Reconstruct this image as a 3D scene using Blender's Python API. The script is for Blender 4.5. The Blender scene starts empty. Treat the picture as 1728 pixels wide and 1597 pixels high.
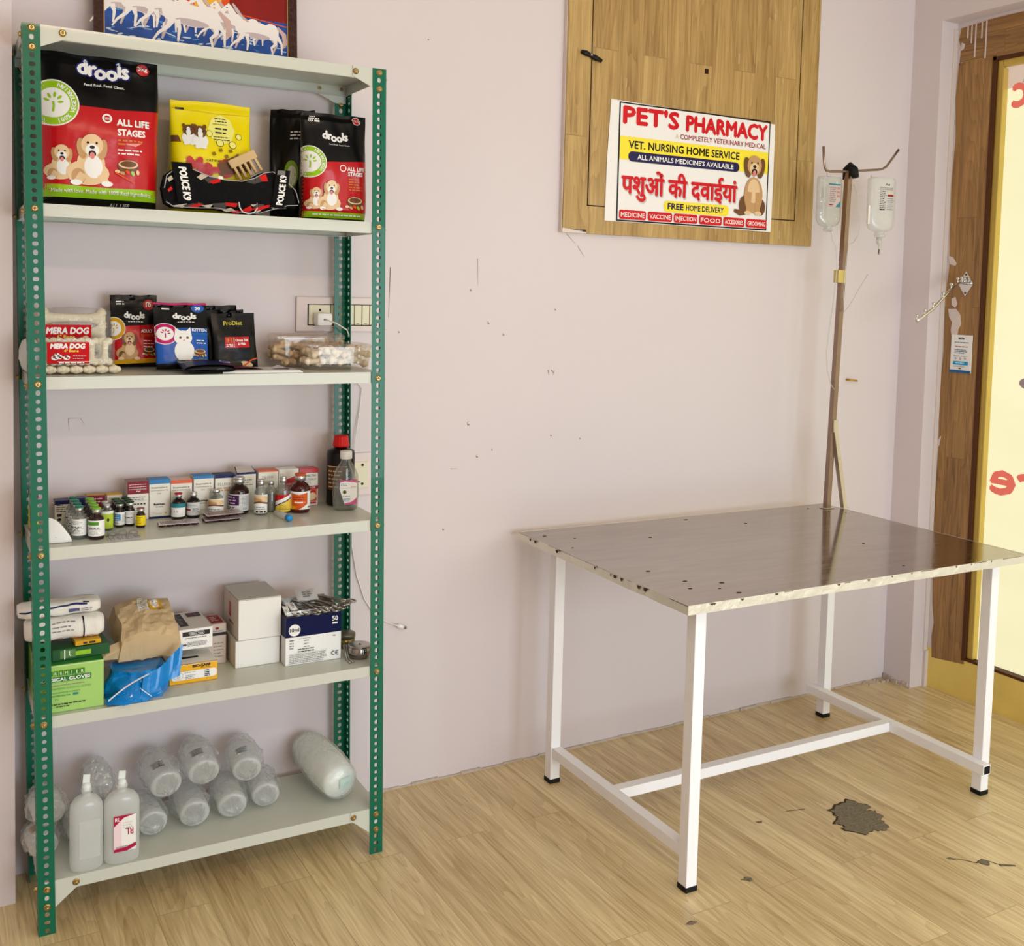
import bpy, bmesh, math, random
from mathutils import Vector, Matrix, noise
PI = math.pi
scene = bpy.context.scene
COL = scene.collection

# ------------------------------------------------------------------ camera
cam_d = bpy.data.cameras.new('camera')
cam = bpy.data.objects.new('camera', cam_d)
COL.objects.link(cam)
YAW, PITCH, ROLL = 0.52442, -0.0636, 0.02588
_f = Vector((math.sin(YAW)*math.cos(PITCH), math.cos(YAW)*math.cos(PITCH), math.sin(PITCH)))
_r = Vector((math.cos(YAW), -math.sin(YAW), 0.0))
_u = _r.cross(_f)
_r2 = math.cos(ROLL)*_r + math.sin(ROLL)*_u
_u2 = -math.sin(ROLL)*_r + math.cos(ROLL)*_u
M = Matrix((_r2, _u2, -_f)).transposed().to_4x4()
M.translation = Vector((-0.25047, -2.84177, 1.48888))
cam.matrix_world = M
cam_d.sensor_width = 36.0
cam_d.lens = 1801.85*36.0/1728.0
cam_d.shift_x = -14.68/1728.0
cam_d.shift_y = -193.9/1728.0
cam_d.clip_start = 0.02
scene.camera = cam

# ------------------------------------------------------------------ light
scene.view_settings.view_transform = 'Standard'
scene.view_settings.look = 'None'
scene.view_settings.exposure = -0.24
scene.view_settings.gamma = 1.0
scene.view_settings.use_curve_mapping = False
world = bpy.data.worlds.new('daylight')
scene.world = world
world.use_nodes = True
_bg = world.node_tree.nodes['Background']
_bg.inputs[0].default_value = (0.93, 0.95, 1.0, 1)
_bg.inputs[1].default_value = 0.8

def area(name, loc, rot, sx, sy, power, col):
    l = bpy.data.lights.new(name, 'AREA')
    l.shape = 'RECTANGLE'; l.size = sx; l.size_y = sy; l.energy = power; l.color = col
    o = bpy.data.objects.new(name, l); COL.objects.link(o)
    o.location = loc; o.rotation_euler = rot
    return o
# daylight coming in through an assumed open shop front behind the camera and an added side window
area('assumed_shopfront_daylight', (1.65, -4.75, 1.0), (math.radians(80), 0, 0), 2.4, 1.8, 112, (0.78, 0.91, 1.0))
area('added_side_window_daylight', (3.02, -2.45, 1.45), (math.radians(90), 0, math.radians(90)), 1.5, 1.9, 9, (1.0, 0.97, 0.92))
# added warm light, assumed lamp high up behind the camera, warms the upper wall
area('added_warm_light', (0.3, -3.3, 2.72), (math.radians(92), 0, 0), 1.2, 0.12, 17, (1.0, 0.72, 0.50))

# ------------------------------------------------------------------ helpers
def lin(c):
    out = []
    for v in c[:3]:
        v = v/255.0
        out.append(v/12.92 if v <= 0.04045 else ((v+0.055)/1.055)**2.4)
    return (out[0], out[1], out[2], 1.0)

MATS = {}
def mat(name, col, rough=0.5, metal=0.0, bump=0.0, bscale=60.0, var=0.0, vscale=8.0, coat=0.0, spec=0.22):
    if name in MATS: return MATS[name]
    m = bpy.data.materials.new(name); m.use_nodes = True
    nt = m.node_tree; b = nt.nodes['Principled BSDF']
    b.inputs['Base Color'].default_value = lin(col)
    b.inputs['Roughness'].default_value = rough
    b.inputs['Metallic'].default_value = metal
    b.inputs['Coat Weight'].default_value = coat
    b.inputs['Specular IOR Level'].default_value = spec
    tc = nt.nodes.new('ShaderNodeTexCoord')
    if bump:
        n = nt.nodes.new('ShaderNodeTexNoise'); n.inputs['Scale'].default_value = bscale
        n.inputs['Detail'].default_value = 4
        nt.links.new(tc.outputs['Object'], n.inputs['Vector'])
        bp = nt.nodes.new('ShaderNodeBump'); bp.inputs['Strength'].default_value = bump
        bp.inputs['Distance'].default_value = 0.01
        nt.links.new(n.outputs['Fac'], bp.inputs['Height'])
        nt.links.new(bp.outputs['Normal'], b.inputs['Normal'])
    if var:
        n = nt.nodes.new('ShaderNodeTexNoise'); n.inputs['Scale'].default_value = vscale
        n.inputs['Detail'].default_value = 5
        nt.links.new(tc.outputs['Object'], n.inputs['Vector'])
        mx = nt.nodes.new('ShaderNodeMix'); mx.data_type = 'RGBA'
        c = lin(col)
        mx.inputs['A'].default_value = tuple(max(0, v*(1-var)) for v in c[:3])+(1,)
        mx.inputs['B'].default_value = tuple(min(1, v*(1+var)) for v in c[:3])+(1,)
        nt.links.new(n.outputs['Fac'], mx.inputs['Factor'])
        nt.links.new(mx.outputs['Result'], b.inputs['Base Color'])
    MATS[name] = m
    return m

def film(name, tint, gloss=0.12, white=0.0, rough=0.08, bump=0.6, bscale=35.0):
    """thin clear or milky plastic: mostly see-through, some haze, sharp glints on creases"""
    if name in MATS: return MATS[name]
    m = bpy.data.materials.new(name); m.use_nodes = True
    nt = m.node_tree; nt.nodes.clear()
    out = nt.nodes.new('ShaderNodeOutputMaterial')
    tr = nt.nodes.new('ShaderNodeBsdfTransparent'); tr.inputs[0].default_value = lin(tint)
    df = nt.nodes.new('ShaderNodeBsdfDiffuse'); df.inputs[0].default_value = lin((246, 248, 246))
    tl = nt.nodes.new('ShaderNodeBsdfTranslucent'); tl.inputs[0].default_value = lin((250, 252, 250))
    gl = nt.nodes.new('ShaderNodeBsdfGlossy'); gl.inputs['Roughness'].default_value = rough
    a1 = nt.nodes.new('ShaderNodeMixShader'); a1.inputs[0].default_value = 0.35
    nt.links.new(df.outputs[0], a1.inputs[1]); nt.links.new(tl.outputs[0], a1.inputs[2])
    a2 = nt.nodes.new('ShaderNodeMixShader'); a2.inputs[0].default_value = white
    nt.links.new(tr.outputs[0], a2.inputs[1]); nt.links.new(a1.outputs[0], a2.inputs[2])
    lw = nt.nodes.new('ShaderNodeLayerWeight'); lw.inputs['Blend'].default_value = 0.25
    mp = nt.nodes.new('ShaderNodeMapRange')
    mp.inputs['To Min'].default_value = gloss*0.4; mp.inputs['To Max'].default_value = min(1, gloss*2.2)
    nt.links.new(lw.outputs['Facing'], mp.inputs['Value'])
    a3 = nt.nodes.new('ShaderNodeMixShader')
    nt.links.new(mp.outputs[0], a3.inputs[0])
    nt.links.new(a2.outputs[0], a3.inputs[1]); nt.links.new(gl.outputs[0], a3.inputs[2])
    if bump:
        tc = nt.nodes.new('ShaderNodeTexCoord')
        n = nt.nodes.new('ShaderNodeTexNoise'); n.inputs['Scale'].default_value = bscale; n.inputs['Detail'].default_value = 3
        n.inputs['Distortion'].default_value = 1.2
        nt.links.new(tc.outputs['Object'], n.inputs['Vector'])
        bp = nt.nodes.new('ShaderNodeBump'); bp.inputs['Strength'].default_value = bump; bp.inputs['Distance'].default_value = 0.012
        nt.links.new(n.outputs['Fac'], bp.inputs['Height'])
        nt.links.new(bp.outputs['Normal'], gl.inputs['Normal']); nt.links.new(bp.outputs['Normal'], lw.inputs['Normal'])
    nt.links.new(a3.outputs[0], out.inputs[0])
    MATS[name] = m
    return m

def wood(name, dark, light, axis, plank_w, plank_l, rough=0.35, seam=0.5, seed=0.0, grain=1.0):
    """printed vinyl planks; axis = the world axis the grain runs along, across = the other surface axis"""
    m = bpy.data.materials.new(name); m.use_nodes = True
    nt = m.node_tree; b = nt.nodes['Principled BSDF']; b.inputs['Roughness'].default_value = rough
    L = nt.links.new
    g = nt.nodes.new('ShaderNodeNewGeometry')
    sp = nt.nodes.new('ShaderNodeSeparateXYZ'); L(g.outputs['Position'], sp.inputs[0])
    along, across = axis
    cb = nt.nodes.new('ShaderNodeCombineXYZ')
    L(sp.outputs[along], cb.inputs[0]); L(sp.outputs[across], cb.inputs[1])
    br = nt.nodes.new('ShaderNodeTexBrick')
    br.inputs['Scale'].default_value = 1.0
    br.inputs['Brick Width'].default_value = plank_l; br.inputs['Row Height'].default_value = plank_w
    br.inputs['Mortar Size'].default_value = 0.0012; br.inputs['Mortar Smooth'].default_value = 0.3
    br.offset = 0.37; br.offset_frequency = 2
    br.inputs['Color1'].default_value = (0, 0, 0, 1); br.inputs['Color2'].default_value = (1, 1, 1, 1)
    br.inputs['Mortar'].default_value = (0.5, 0.5, 0.5, 1)
    L(cb.outputs[0], br.inputs['Vector'])
    # per-plank shift of the grain
    sc = nt.nodes.new('ShaderNodeVectorMath'); sc.operation = 'MULTIPLY'; sc.inputs[1].default_value = (1.0, 11.0, 1)
    L(cb.outputs[0], sc.inputs[0])
    ad = nt.nodes.new('ShaderNodeVectorMath'); ad.operation = 'MULTIPLY_ADD'
    ad.inputs[1].default_value = (7.3, 3.1, 5.0)
    L(br.outputs['Color'], ad.inputs[0]); L(sc.outputs[0], ad.inputs[2])
    n1 = nt.nodes.new('ShaderNodeTexNoise'); n1.inputs['Scale'].default_value = 2.2; n1.inputs['Detail'].default_value = 8
    n1.inputs['Roughness'].default_value = 0.62; n1.inputs['Distortion'].default_value = 0.5
    L(ad.outputs[0], n1.inputs['Vector'])
    sc2 = nt.nodes.new('ShaderNodeVectorMath'); sc2.operation = 'MULTIPLY'; sc2.inputs[1].default_value = (1.6, 4.6, 1)
    L(ad.outputs[0], sc2.inputs[0])
    n2 = nt.nodes.new('ShaderNodeTexNoise'); n2.inputs['Scale'].default_value = 2.4; n2.inputs['Detail'].default_value = 6
    n2.inputs['Roughness'].default_value = 0.7
    L(sc2.outputs[0], n2.inputs['Vector'])
    # growth rings: contour lines of a slow noise give the cathedral arcs
    sc3 = nt.nodes.new('ShaderNodeVectorMath'); sc3.operation = 'MULTIPLY'; sc3.inputs[1].default_value = (.9, .95, 1)
    L(ad.outputs[0], sc3.inputs[0])
    n3 = nt.nodes.new('ShaderNodeTexNoise'); n3.inputs['Scale'].default_value = 1.15; n3.inputs['Detail'].default_value = 1.5
    L(sc3.outputs[0], n3.inputs['Vector'])
    def mth(op, a, bb):
        k = nt.nodes.new('ShaderNodeMath'); k.operation = op
        for i, v in enumerate((a, bb)):
            if isinstance(v, (int, float)): k.inputs[i].default_value = v
            else: L(v, k.inputs[i])
        return k.outputs[0]
    rings = mth('FRACT', mth('MULTIPLY', n3.outputs['Fac'], 17.0), 0)
    rings = mth('POWER', rings, 1.8)
    s = mth('MULTIPLY', n1.outputs['Fac'], 0.50*grain)
    s = mth('ADD', s, mth('MULTIPLY', n2.outputs['Fac'], 0.50*grain))
    s = mth('ADD', s, mth('MULTIPLY', rings, -0.09*grain))
    s = mth('ADD', s, mth('MULTIPLY', br.outputs['Color'], 0.10))
    mr = nt.nodes.new('ShaderNodeMapRange'); L(s, mr.inputs['Value'])
    mr.inputs['From Min'].default_value = 0.27*grain+0.05; mr.inputs['From Max'].default_value = 0.66*grain+0.05
    mx = nt.nodes.new('ShaderNodeMix'); mx.data_type = 'RGBA'
    mx.inputs['A'].default_value = lin(dark); mx.inputs['B'].default_value = lin(light)
    L(mr.outputs[0], mx.inputs['Factor'])
    mx2 = nt.nodes.new('ShaderNodeMix'); mx2.data_type = 'RGBA'
    mx2.inputs['B'].default_value = lin(tuple(v*0.72 for v in dark))
    L(mth('MULTIPLY', br.outputs['Fac'], seam), mx2.inputs['Factor'])
    L(mx.outputs['Result'], mx2.inputs['A'])
    L(mx2.outputs['Result'], b.inputs['Base Color'])
    bp = nt.nodes.new('ShaderNodeBump'); bp.inputs['Strength'].default_value = 0.12; bp.inputs['Distance'].default_value = 0.002
    L(s, bp.inputs['Height']); L(bp.outputs['Normal'], b.inputs['Normal'])
    MATS[name] = m
    return m

class MB:
    """collects shapes (with one or more materials) and links them as ONE mesh object"""
    def __init__(s):
        s.bm = bmesh.new(); s.mats = []; s.cur = 0; s.sm = False; s.xf = Matrix()
    def use(s, m, smooth=False):
        if m not in s.mats: s.mats.append(m)
        s.cur = s.mats.index(m); s.sm = smooth; return s
    def face(s, vs):
        try:
            f = s.bm.faces.new(vs)
        except ValueError:
            return None
        f.material_index = s.cur; f.smooth = s.sm; return f
    def v(s, p): return s.bm.verts.new(s.xf @ Vector(p))
    def poly(s, pts): return s.face([s.v(p) for p in pts])
    def box(s, x0, y0, z0, x1, y1, z1):
        p = [s.v(q) for q in ((x0,y0,z0),(x1,y0,z0),(x1,y1,z0),(x0,y1,z0),(x0,y0,z1),(x1,y0,z1),(x1,y1,z1),(x0,y1,z1))]
        for q in ((3,2,1,0),(4,5,6,7),(0,1,5,4),(1,2,6,5),(2,3,7,6),(3,0,4,7)): s.face([p[i] for i in q])
        return s
    def bbox(s, x0, y0, z0, x1, y1, z1, b):
        """box with chamfered edges"""
        t = MB(); t.box(x0, y0, z0, x1, y1, z1)
        bmesh.ops.bevel(t.bm, geom=t.bm.edges[:], offset=b, segments=2, affect='EDGES', profile=0.6)
        s.merge(t); return s
    def merge(s, t):
        mp = {v: s.bm.verts.new(s.xf @ v.co) for v in t.bm.verts}
        for f in t.bm.faces: s.face([mp[v] for v in f.verts])
        t.bm.free()
    def lathe(s, prof, n=24, c=(0,0,0), cap=True, sx=1.0, sy=1.0):
        rings = []
        for r, z in prof:
            rings.append([s.v((c[0]+r*sx*math.cos(2*PI*i/n), c[1]+r*sy*math.sin(2*PI*i/n), c[2]+z)) for i in range(n)])
        for a, b in zip(rings, rings[1:]):
            for i in range(n): s.face([a[i], a[(i+1)%n], b[(i+1)%n], b[i]])
        if cap:
            s.face(rings[0][::-1]); s.face(rings[-1])
        return s
    def tube(s, pts, r, n=8, cap=True):
        pts = [Vector(p) for p in pts]; rings = []
        up = Vector((0.31, 0.17, 0.93))
        for i, p in enumerate(pts):
            d = (pts[min(i+1, len(pts)-1)]-pts[max(i-1, 0)]).normalized()
            a = d.cross(up)
            if a.length < 1e-3: a = d.cross(Vector((1, 0, 0)))
            a.normalize(); b = d.cross(a)
            rr = r[i] if isinstance(r, (list, tuple)) else r
            rings.append([s.v(p+a*rr*math.cos(2*PI*k/n)+b*rr*math.sin(2*PI*k/n)) for k in range(n)])
        for a, b in zip(rings, rings[1:]):
            for k in range(n): s.face([a[k], a[(k+1)%n], b[(k+1)%n], b[k]])
        if cap: s.face(rings[0][::-1]); s.face(rings[-1])
        return s
    def prism(s, pts, d):
        """polygon extruded by the vector d"""
        a = [s.v(p) for p in pts]; b = [s.v(Vector(p)+Vector(d)) for p in pts]
        s.face(a[::-1]); s.face(b); n = len(a)
        for i in range(n): s.face([a[i], a[(i+1)%n], b[(i+1)%n], b[i]])
        return s
    def grid(s, fn, nu, nv, closed_u=False):
        g = [[s.v(fn(i/nu, j/nv)) for i in range(nu if closed_u else nu+1)] for j in range(nv+1)]
        w = nu if closed_u else nu+1
        for j in range(nv):
            for i in range(nu):
                s.face([g[j][i], g[j][(i+1) % w], g[j+1][(i+1) % w], g[j+1][i]])
        return g
    def build(s, name, parent=None, m=None, fix=True):
        me = bpy.data.meshes.new(name)
        if fix: bmesh.ops.recalc_face_normals(s.bm, faces=s.bm.faces[:])
        s.bm.to_mesh(me); s.bm.free()
        for q in (s.mats or [m]): me.materials.append(q)
        o = bpy.data.objects.new(name, me); COL.objects.link(o)
        if parent is not None: o.parent = parent
        return o

def tag(o, label, cat, group=None, kind=None):
    if label: o['label'] = label
    if cat: o['category'] = cat
    if group: o['group'] = group
    if kind: o['kind'] = kind
    return o
def thing(name, label, cat, loc=(0,0,0), rz=0.0, group=None, rx=0.0, ry=0.0):
    o = bpy.data.objects.new(name, None); COL.objects.link(o)
    o.empty_display_size = 0.05
    o.location = loc; o.rotation_euler = (rx, ry, rz)
    return tag(o, label, cat, group)
def struct(o): o['kind'] = 'structure'; return o

TEXTS = {}
def text_mesh(s):
    k = s
    if k in TEXTS: return TEXTS[k]
    c = bpy.data.curves.new('lettering', 'FONT'); c.body = s; c.size = 1.0; c.resolution_u = 2
    o = bpy.data.objects.new('lettering', c)
    me = o.to_mesh()
    vs = [(v.co.x, v.co.y) for v in me.vertices]; fs = [tuple(p.vertices) for p in me.polygons]
    o.to_mesh_clear(); bpy.data.objects.remove(o); bpy.data.curves.remove(c)
    if not vs: vs, fs = [(0, 0)], []
    x0 = min(v[0] for v in vs); x1 = max(v[0] for v in vs)
    TEXTS[k] = (vs, fs, x0, x1)
    return TEXTS[k]

class Art:
    """printing on a face: W x H design units (y down) laid onto a face w x h metres"""
    def __init__(s, w, h, W=None, H=None):
        s.w, s.h, s.W, s.H = w, h, W or w, H or h; s.items = []; s.layer = 0
    def P(s, x, y): return (x/s.W*s.w, (s.H-y)/s.H*s.h)
    def add(s, verts, faces, m, up=True):
        if up: s.layer += 1
        s.items.append((verts, faces, m, s.layer)); return s
    def poly(s, pts, m, up=True): return s.add([s.P(*p) for p in pts], [tuple(range(len(pts)))], m, up)
    def rect(s, x0, y0, x1, y1, m, up=True): return s.poly([(x0,y1),(x1,y1),(x1,y0),(x0,y0)], m, up)
    def rrect(s, x0, y0, x1, y1, r, m):
        pts = []
        for cx, cy, a in ((x1-r,y0+r,-90),(x1-r,y1-r,0),(x0+r,y1-r,90),(x0+r,y0+r,180)):
            for k in range(5):
                t = math.radians(a+k*22.5); pts.append((cx+r*math.cos(t), cy+r*math.sin(t)))
        return s.poly(pts[::-1], m)
    def ell(s, cx, cy, rx, ry, m, rot=0.0, n=20, up=True):
        c, q = math.cos(math.radians(rot)), math.sin(math.radians(rot)); pts = []
        for k in range(n):
            t = -2*PI*k/n; x, y = rx*math.cos(t), ry*math.sin(t)
            pts.append((cx+c*x-q*y, cy+q*x+c*y))
        return s.poly(pts, m, up)
    def ring(s, cx, cy, r0, r1, m, a0=0, a1=360, n=40):
        vs = []; fs = []
        for k in range(n+1):
            t = math.radians(a0+(a1-a0)*k/n)
            for r in (r0, r1): vs.append(s.P(cx+r*math.cos(t), cy+r*math.sin(t)))
        for k in range(n): fs.append((2*k, 2*k+1, 2*k+3, 2*k+2))
        return s.add(vs, fs, m)
    def stroke(s, pts, wd, m, up=True):
        """a line of width wd (design units)"""
        n = len(pts); L = []; R = []
        for i in range(n):
            a = pts[max(i-1,0)]; b = pts[min(i+1,n-1)]; dx, dy = b[0]-a[0], b[1]-a[1]; l = math.hypot(dx, dy) or 1
            ww = (wd[i] if isinstance(wd, (list, tuple)) else wd)/2
            L.append((pts[i][0]-dy/l*ww, pts[i][1]+dx/l*ww)); R.append((pts[i][0]+dy/l*ww, pts[i][1]-dx/l*ww))
        vs = [s.P(*p) for p in L+R]
        return s.add(vs, [(i, i+1, n+i+1, n+i) for i in range(n-1)], m, up)
    def text(s, t, x, y, h, m, w=None, bold=0.0, al='l', rot=0.0, shear=0.0, mirror=False, up=True):
        """baseline-left at (x, y), capital height h (design units), optional fitted width w"""
        vs, fs, x0, x1 = text_mesh(t)
        k = h/0.7; kx = k if w is None else w/max(1e-6, x1-x0)
        c, q = math.cos(math.radians(rot)), math.sin(math.radians(rot)); out = []; faces = []
        tw = (x1-x0)*kx; off = 0 if al == 'l' else (-tw/2 if al == 'c' else -tw)
        e = bold*k*.85
        # heavier weights are the same letters overprinted with a tiny spread
        for ex, ey in (((0, 0),) if e == 0 else ((-e, 0), (e, 0), (0, -e), (0, e)) if bold < .09 else [(e*math.cos(PI*i/4), e*math.sin(PI*i/4)) for i in range(8)]):
            b0 = len(out)
            for a, b in vs:
                px = (a-x0)*kx+off+shear*b*k+ex; py = -b*k+ey
                if mirror: px = tw-px+2*off
                out.append(s.P(x+c*px-q*py, y+q*px+c*py)+(b0/max(1, len(vs))*.09,))
            faces += [tuple(i+b0 for i in f) for f in fs]
        return s.add(out, faces, m, up)
    def lines(s, x, y, w, n, pitch, hh, m, seed=1, rag=0.3):
        """print too small to read: rows of short dashes"""
        r = random.Random(seed); vs = []; fs = []
        for i in range(n):
            xx = x; end = x+w*(1-rag*r.random())
            while xx < end:
                l = min(end-xx, hh*r.uniform(1.5, 5)); b = len(vs); yy = y+i*pitch
                vs += [s.P(xx, yy+hh), s.P(xx+l, yy+hh), s.P(xx+l, yy), s.P(xx, yy)]; fs.append((b, b+1, b+2, b+3))
                xx += l+hh*0.8
        return s.add(vs, fs, m)
    def build(s, name, parent, fn, maxlen=None, step=0.00025, base=0.0004):
        step = min(step, 0.0045/max(1, s.layer))
        """fn(a, b, lift) -> local point on the carrying surface"""
        mats = []; bm = bmesh.new(); verts2 = []
        for vs, fs, m, layer in s.items:
            if m not in mats: mats.append(m)
            vv = [bm.verts.new((p[0], p[1], base+step*(layer+(p[2] if len(p) > 2 else 0)))) for p in vs]
            for f in fs:
                try:
                    fc = bm.faces.new([vv[i] for i in f]); fc.material_index = mats.index(m)
                except ValueError: pass
        if maxlen:
            bmesh.ops.triangulate(bm, faces=bm.faces[:])
            for _ in range(7):
                es = [e for e in bm.edges if e.calc_length() > maxlen]
                if not es: break
                bmesh.ops.subdivide_edges(bm, edges=es, cuts=1)
                bmesh.ops.triangulate(bm, faces=[f for f in bm.faces if len(f.verts) > 3])
        for v in bm.verts: v.co = Vector(fn(v.co.x, v.co.y, v.co.z))
        bm.normal_update()
        me = bpy.data.meshes.new(name); bm.to_mesh(me); bm.free()
        for q in mats: me.materials.append(q)
        o = bpy.data.objects.new(name, me); COL.objects.link(o); o.parent = parent
        return o

def flat_front(x0, z0, y=0.0): return lambda a, b, l: (x0+a, y-l, z0+b)
def flat_left(y1, z0, x=0.0): return lambda a, b, l: (x-l, y1-a, z0+b)
def flat_top(x0, y0, z): return lambda a, b, l: (x0+a, y0+b, z+l)
def copy_tree(o, parent=None):
    c = o.copy(); COL.objects.link(c)
    if parent is not None: c.parent = parent
    for ch in list(o.children): copy_tree(ch, c)
    return c

# ------------------------------------------------------------------ room
def paint(name, col, var=0.035):
    """painted plaster: faint blotches, fine scratches and pits"""
    m = bpy.data.materials.new(name); m.use_nodes = True
    nt = m.node_tree; b = nt.nodes['Principled BSDF']; b.inputs['Roughness'].default_value = 0.55
    g = nt.nodes.new('ShaderNodeNewGeometry'); L = nt.links.new
    n = nt.nodes.new('ShaderNodeTexNoise'); n.inputs['Scale'].default_value = 1.6; n.inputs['Detail'].default_value = 6
    L(g.outputs['Position'], n.inputs['Vector'])
    mx = nt.nodes.new('ShaderNodeMix'); mx.data_type = 'RGBA'
    c = lin(col)
    mx.inputs['A'].default_value = (c[0]*(1-var), c[1]*(1-var*1.5), c[2]*(1-var*1.2), 1)
    mx.inputs['B'].default_value = (min(1, c[0]*(1+var)), min(1, c[1]*(1+var)), min(1, c[2]*(1+var*1.4)), 1)
    L(n.outputs['Fac'], mx.inputs['Factor'])
    # sparse dark flecks
    v = nt.nodes.new('ShaderNodeTexNoise'); v.inputs['Scale'].default_value = 14; v.inputs['Detail'].default_value = 8; v.inputs['Roughness'].default_value = 0.75
    L(g.outputs['Position'], v.inputs['Vector'])
    mr = nt.nodes.new('ShaderNodeMapRange'); mr.inputs['From Min'].default_value = 0.70; mr.inputs['From Max'].default_value = 0.78
    L(v.outputs['Fac'], mr.inputs['Value'])
    mm = nt.nodes.new('ShaderNodeMath'); mm.operation = 'MULTIPLY'; mm.inputs[1].default_value = 0.22
    L(mr.outputs[0], mm.inputs[0])
    mx2 = nt.nodes.new('ShaderNodeMix'); mx2.data_type = 'RGBA'
    L(mm.outputs[0], mx2.inputs['Factor']); L(mx.outputs['Result'], mx2.inputs['A'])
    mx2.inputs['B'].default_value = lin((150, 122, 112))
    L(mx2.outputs['Result'], b.inputs['Base Color'])
    bp = nt.nodes.new('ShaderNodeBump'); bp.inputs['Strength'].default_value = 0.25; bp.inputs['Distance'].default_value = 0.006
    n3 = nt.nodes.new('ShaderNodeTexNoise'); n3.inputs['Scale'].default_value = 5; n3.inputs['Detail'].default_value = 7
    L(g.outputs['Position'], n3.inputs['Vector']); L(n3.outputs['Fac'], bp.inputs['Height'])
    L(bp.outputs['Normal'], b.inputs['Normal'])
    MATS[name] = m
    return m
PAINT = paint('pink_lilac_wall_paint', (217, 206, 206))
CEIL = mat('ceiling_white', (235, 233, 230), 0.8)
FLOORM = wood('floor_vinyl_planks', (172, 141, 92), (242, 221, 170), (1, 0), 0.125, 0.92, 0.3, 0.45)
PANELM = wood('panel_vinyl_planks', (134, 98, 46), (202, 168, 106), (2, 0), 0.095, 0.75, 0.38, 0.4)
CLADM = wood('door_vinyl_planks', (98, 64, 28), (178, 134, 78), (2, 1), 0.085, 0.9, 0.38, 0.35)
CLADH = wood('header_vinyl_planks', (98, 64, 28), (178, 134, 78), (1, 2), 0.085, 0.9, 0.38, 0.35)

XR, YC, CH = 3.0817, -0.1284, 2.95
f = MB(); f.box(-1.4, -4.9, -0.06, 3.6, 0.3, 0.0); floor_o = struct(f.build('floor', None, FLOORM))
c = MB(); c.box(-1.4, -4.9, CH, 3.6, 0.3, CH+0.1); struct(c.build('ceiling', None, CEIL))
w = MB(); w.box(-1.4, 0.0, 0.0, 3.6, 0.15, CH); wall_back = struct(w.build('wall_back', None, PAINT))
# left wall with its pilaster in the corner
w = MB(); w.box(-1.4, -4.9, 0.0, -1.25, 0.0, CH); w.box(-1.25, -0.132, 0.0, -0.034, 0.0, CH)
struct(w.build('wall_left', None, PAINT))
w = MB()
w.box(XR, YC, 0, 3.5, 0.0, CH)                       # stub beside the corner, its end is the door reveal
w.box(XR, -1.42, 2.523, 3.5, YC, CH)                 # over the door
w.box(XR, -1.62, 0, 3.5, -1.42, CH)
w.box(XR, -3.5, 0, 3.5, -1.62, 0.45); w.box(XR, -3.5, 2.6, 3.5, -1.62, CH)  # leaves the opening for the added side window
w.box(XR, -4.9, 0, 3.5, -3.5, CH)
struct(w.build('wall_right', None, PAINT))
w = MB(); w.box(-1.25, -4.9, 0, 0.4, -4.8, CH); w.box(0.4, -4.9, 2.3, XR, -4.8, CH)  # leaves the assumed shop-front opening for the daylight
struct(w.build('wall_front', None, PAINT))
# crumbling plaster line along the foot of the back wall
TRIM = mat('dirty_skirting_plaster', (196, 180, 166), 0.8, bump=0.6, bscale=90, var=0.25, vscale=30)
rnd = random.Random(4); t = MB(); t.use(TRIM)
x = 0.80
while x < XR-0.02:
    l = rnd.uniform(0.03, 0.09); h = rnd.uniform(0.004, 0.010)
    t.box(x, -rnd.uniform(0.003, 0.008), 0, min(x+l, XR-0.01), 0.001, h); x += l
struct(t.build('baseboard_back'))
t = MB(); t.use(TRIM); y = -0.004
while y > YC-0.002:
    l = rnd.uniform(0.015, 0.04); t.box(XR-rnd.uniform(0.004, 0.012), max(y-l, YC-0.006), 0, XR+0.001, y, rnd.uniform(0.006, 0.022)); y -= l
for k in range(9):
    px, py = rnd.uniform(2.95, 3.07), rnd.uniform(-0.05, -0.012)
    t.box(px, py, 0, px+rnd.uniform(0.008, 0.02), py+0.008, rnd.uniform(0.002, 0.006))
struct(t.build('baseboard_right'))
# torn places in the floor vinyl, bare screed showing
SCREED = mat('bare_screed', (128, 118, 98), 0.9, bump=0.5, bscale=120, var=0.3, vscale=60)
TORN = mat('torn_vinyl_edge', (70, 54, 36), 0.9)
def patch(pts, seed, k=1.0):
    r = random.Random(seed); cx = sum(p[0] for p in pts)/len(pts); cy = sum(p[1] for p in pts)/len(pts)
    fine = []
    for (ax, ay), (bx, by) in zip(pts, pts[1:]+pts[:1]):
        for q in (0, .25, .5, .75):
            fine.append((ax+(bx-ax)*q+r.uniform(-.006, .006)*k, ay+(by-ay)*q+r.uniform(-.006, .006)*k))
    m = MB(); m.use(TORN); m.poly([(x, y, 0.0006) for x, y in fine])
    m.use(SCREED); m.poly([(cx+(x-cx)*0.955+0.002*k, cy+(y-cy)*0.95-0.003*k, 0.0010) for x, y in fine])
    return m.build('torn_patch', floor_o)
patch([(2.067,-.692),(2.12,-.672),(2.171,-.668),(2.20,-.732),(2.165,-.735),(2.185,-.76),(2.18,-.795),(2.165,-.80),(2.15,-.845),(2.116,-.85),(2.09,-.835),(2.0537,-.846),(2.012,-.80),(2.035,-.775),(2.02,-.755),(2.055,-.738)], 1)
patch([(1.825,-.645),(1.848,-.65),(1.84,-.659)], 2, .3)
patch([(1.585,-.858),(1.61,-.852),(1.617,-.869),(1.602,-.873)], 3, .5)
patch([(1.338,-.942),(1.36,-.938),(1.368,-.948),(1.35,-.952)], 4, .4)
patch([(2.205,-1.085),(2.235,-1.078),(2.24,-1.10),(2.222,-1.108)], 5, .4)
patch([(2.15,-1.03),(2.165,-1.034),(2.178,-1.052),(2.163,-1.046)], 6, .3)
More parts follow.
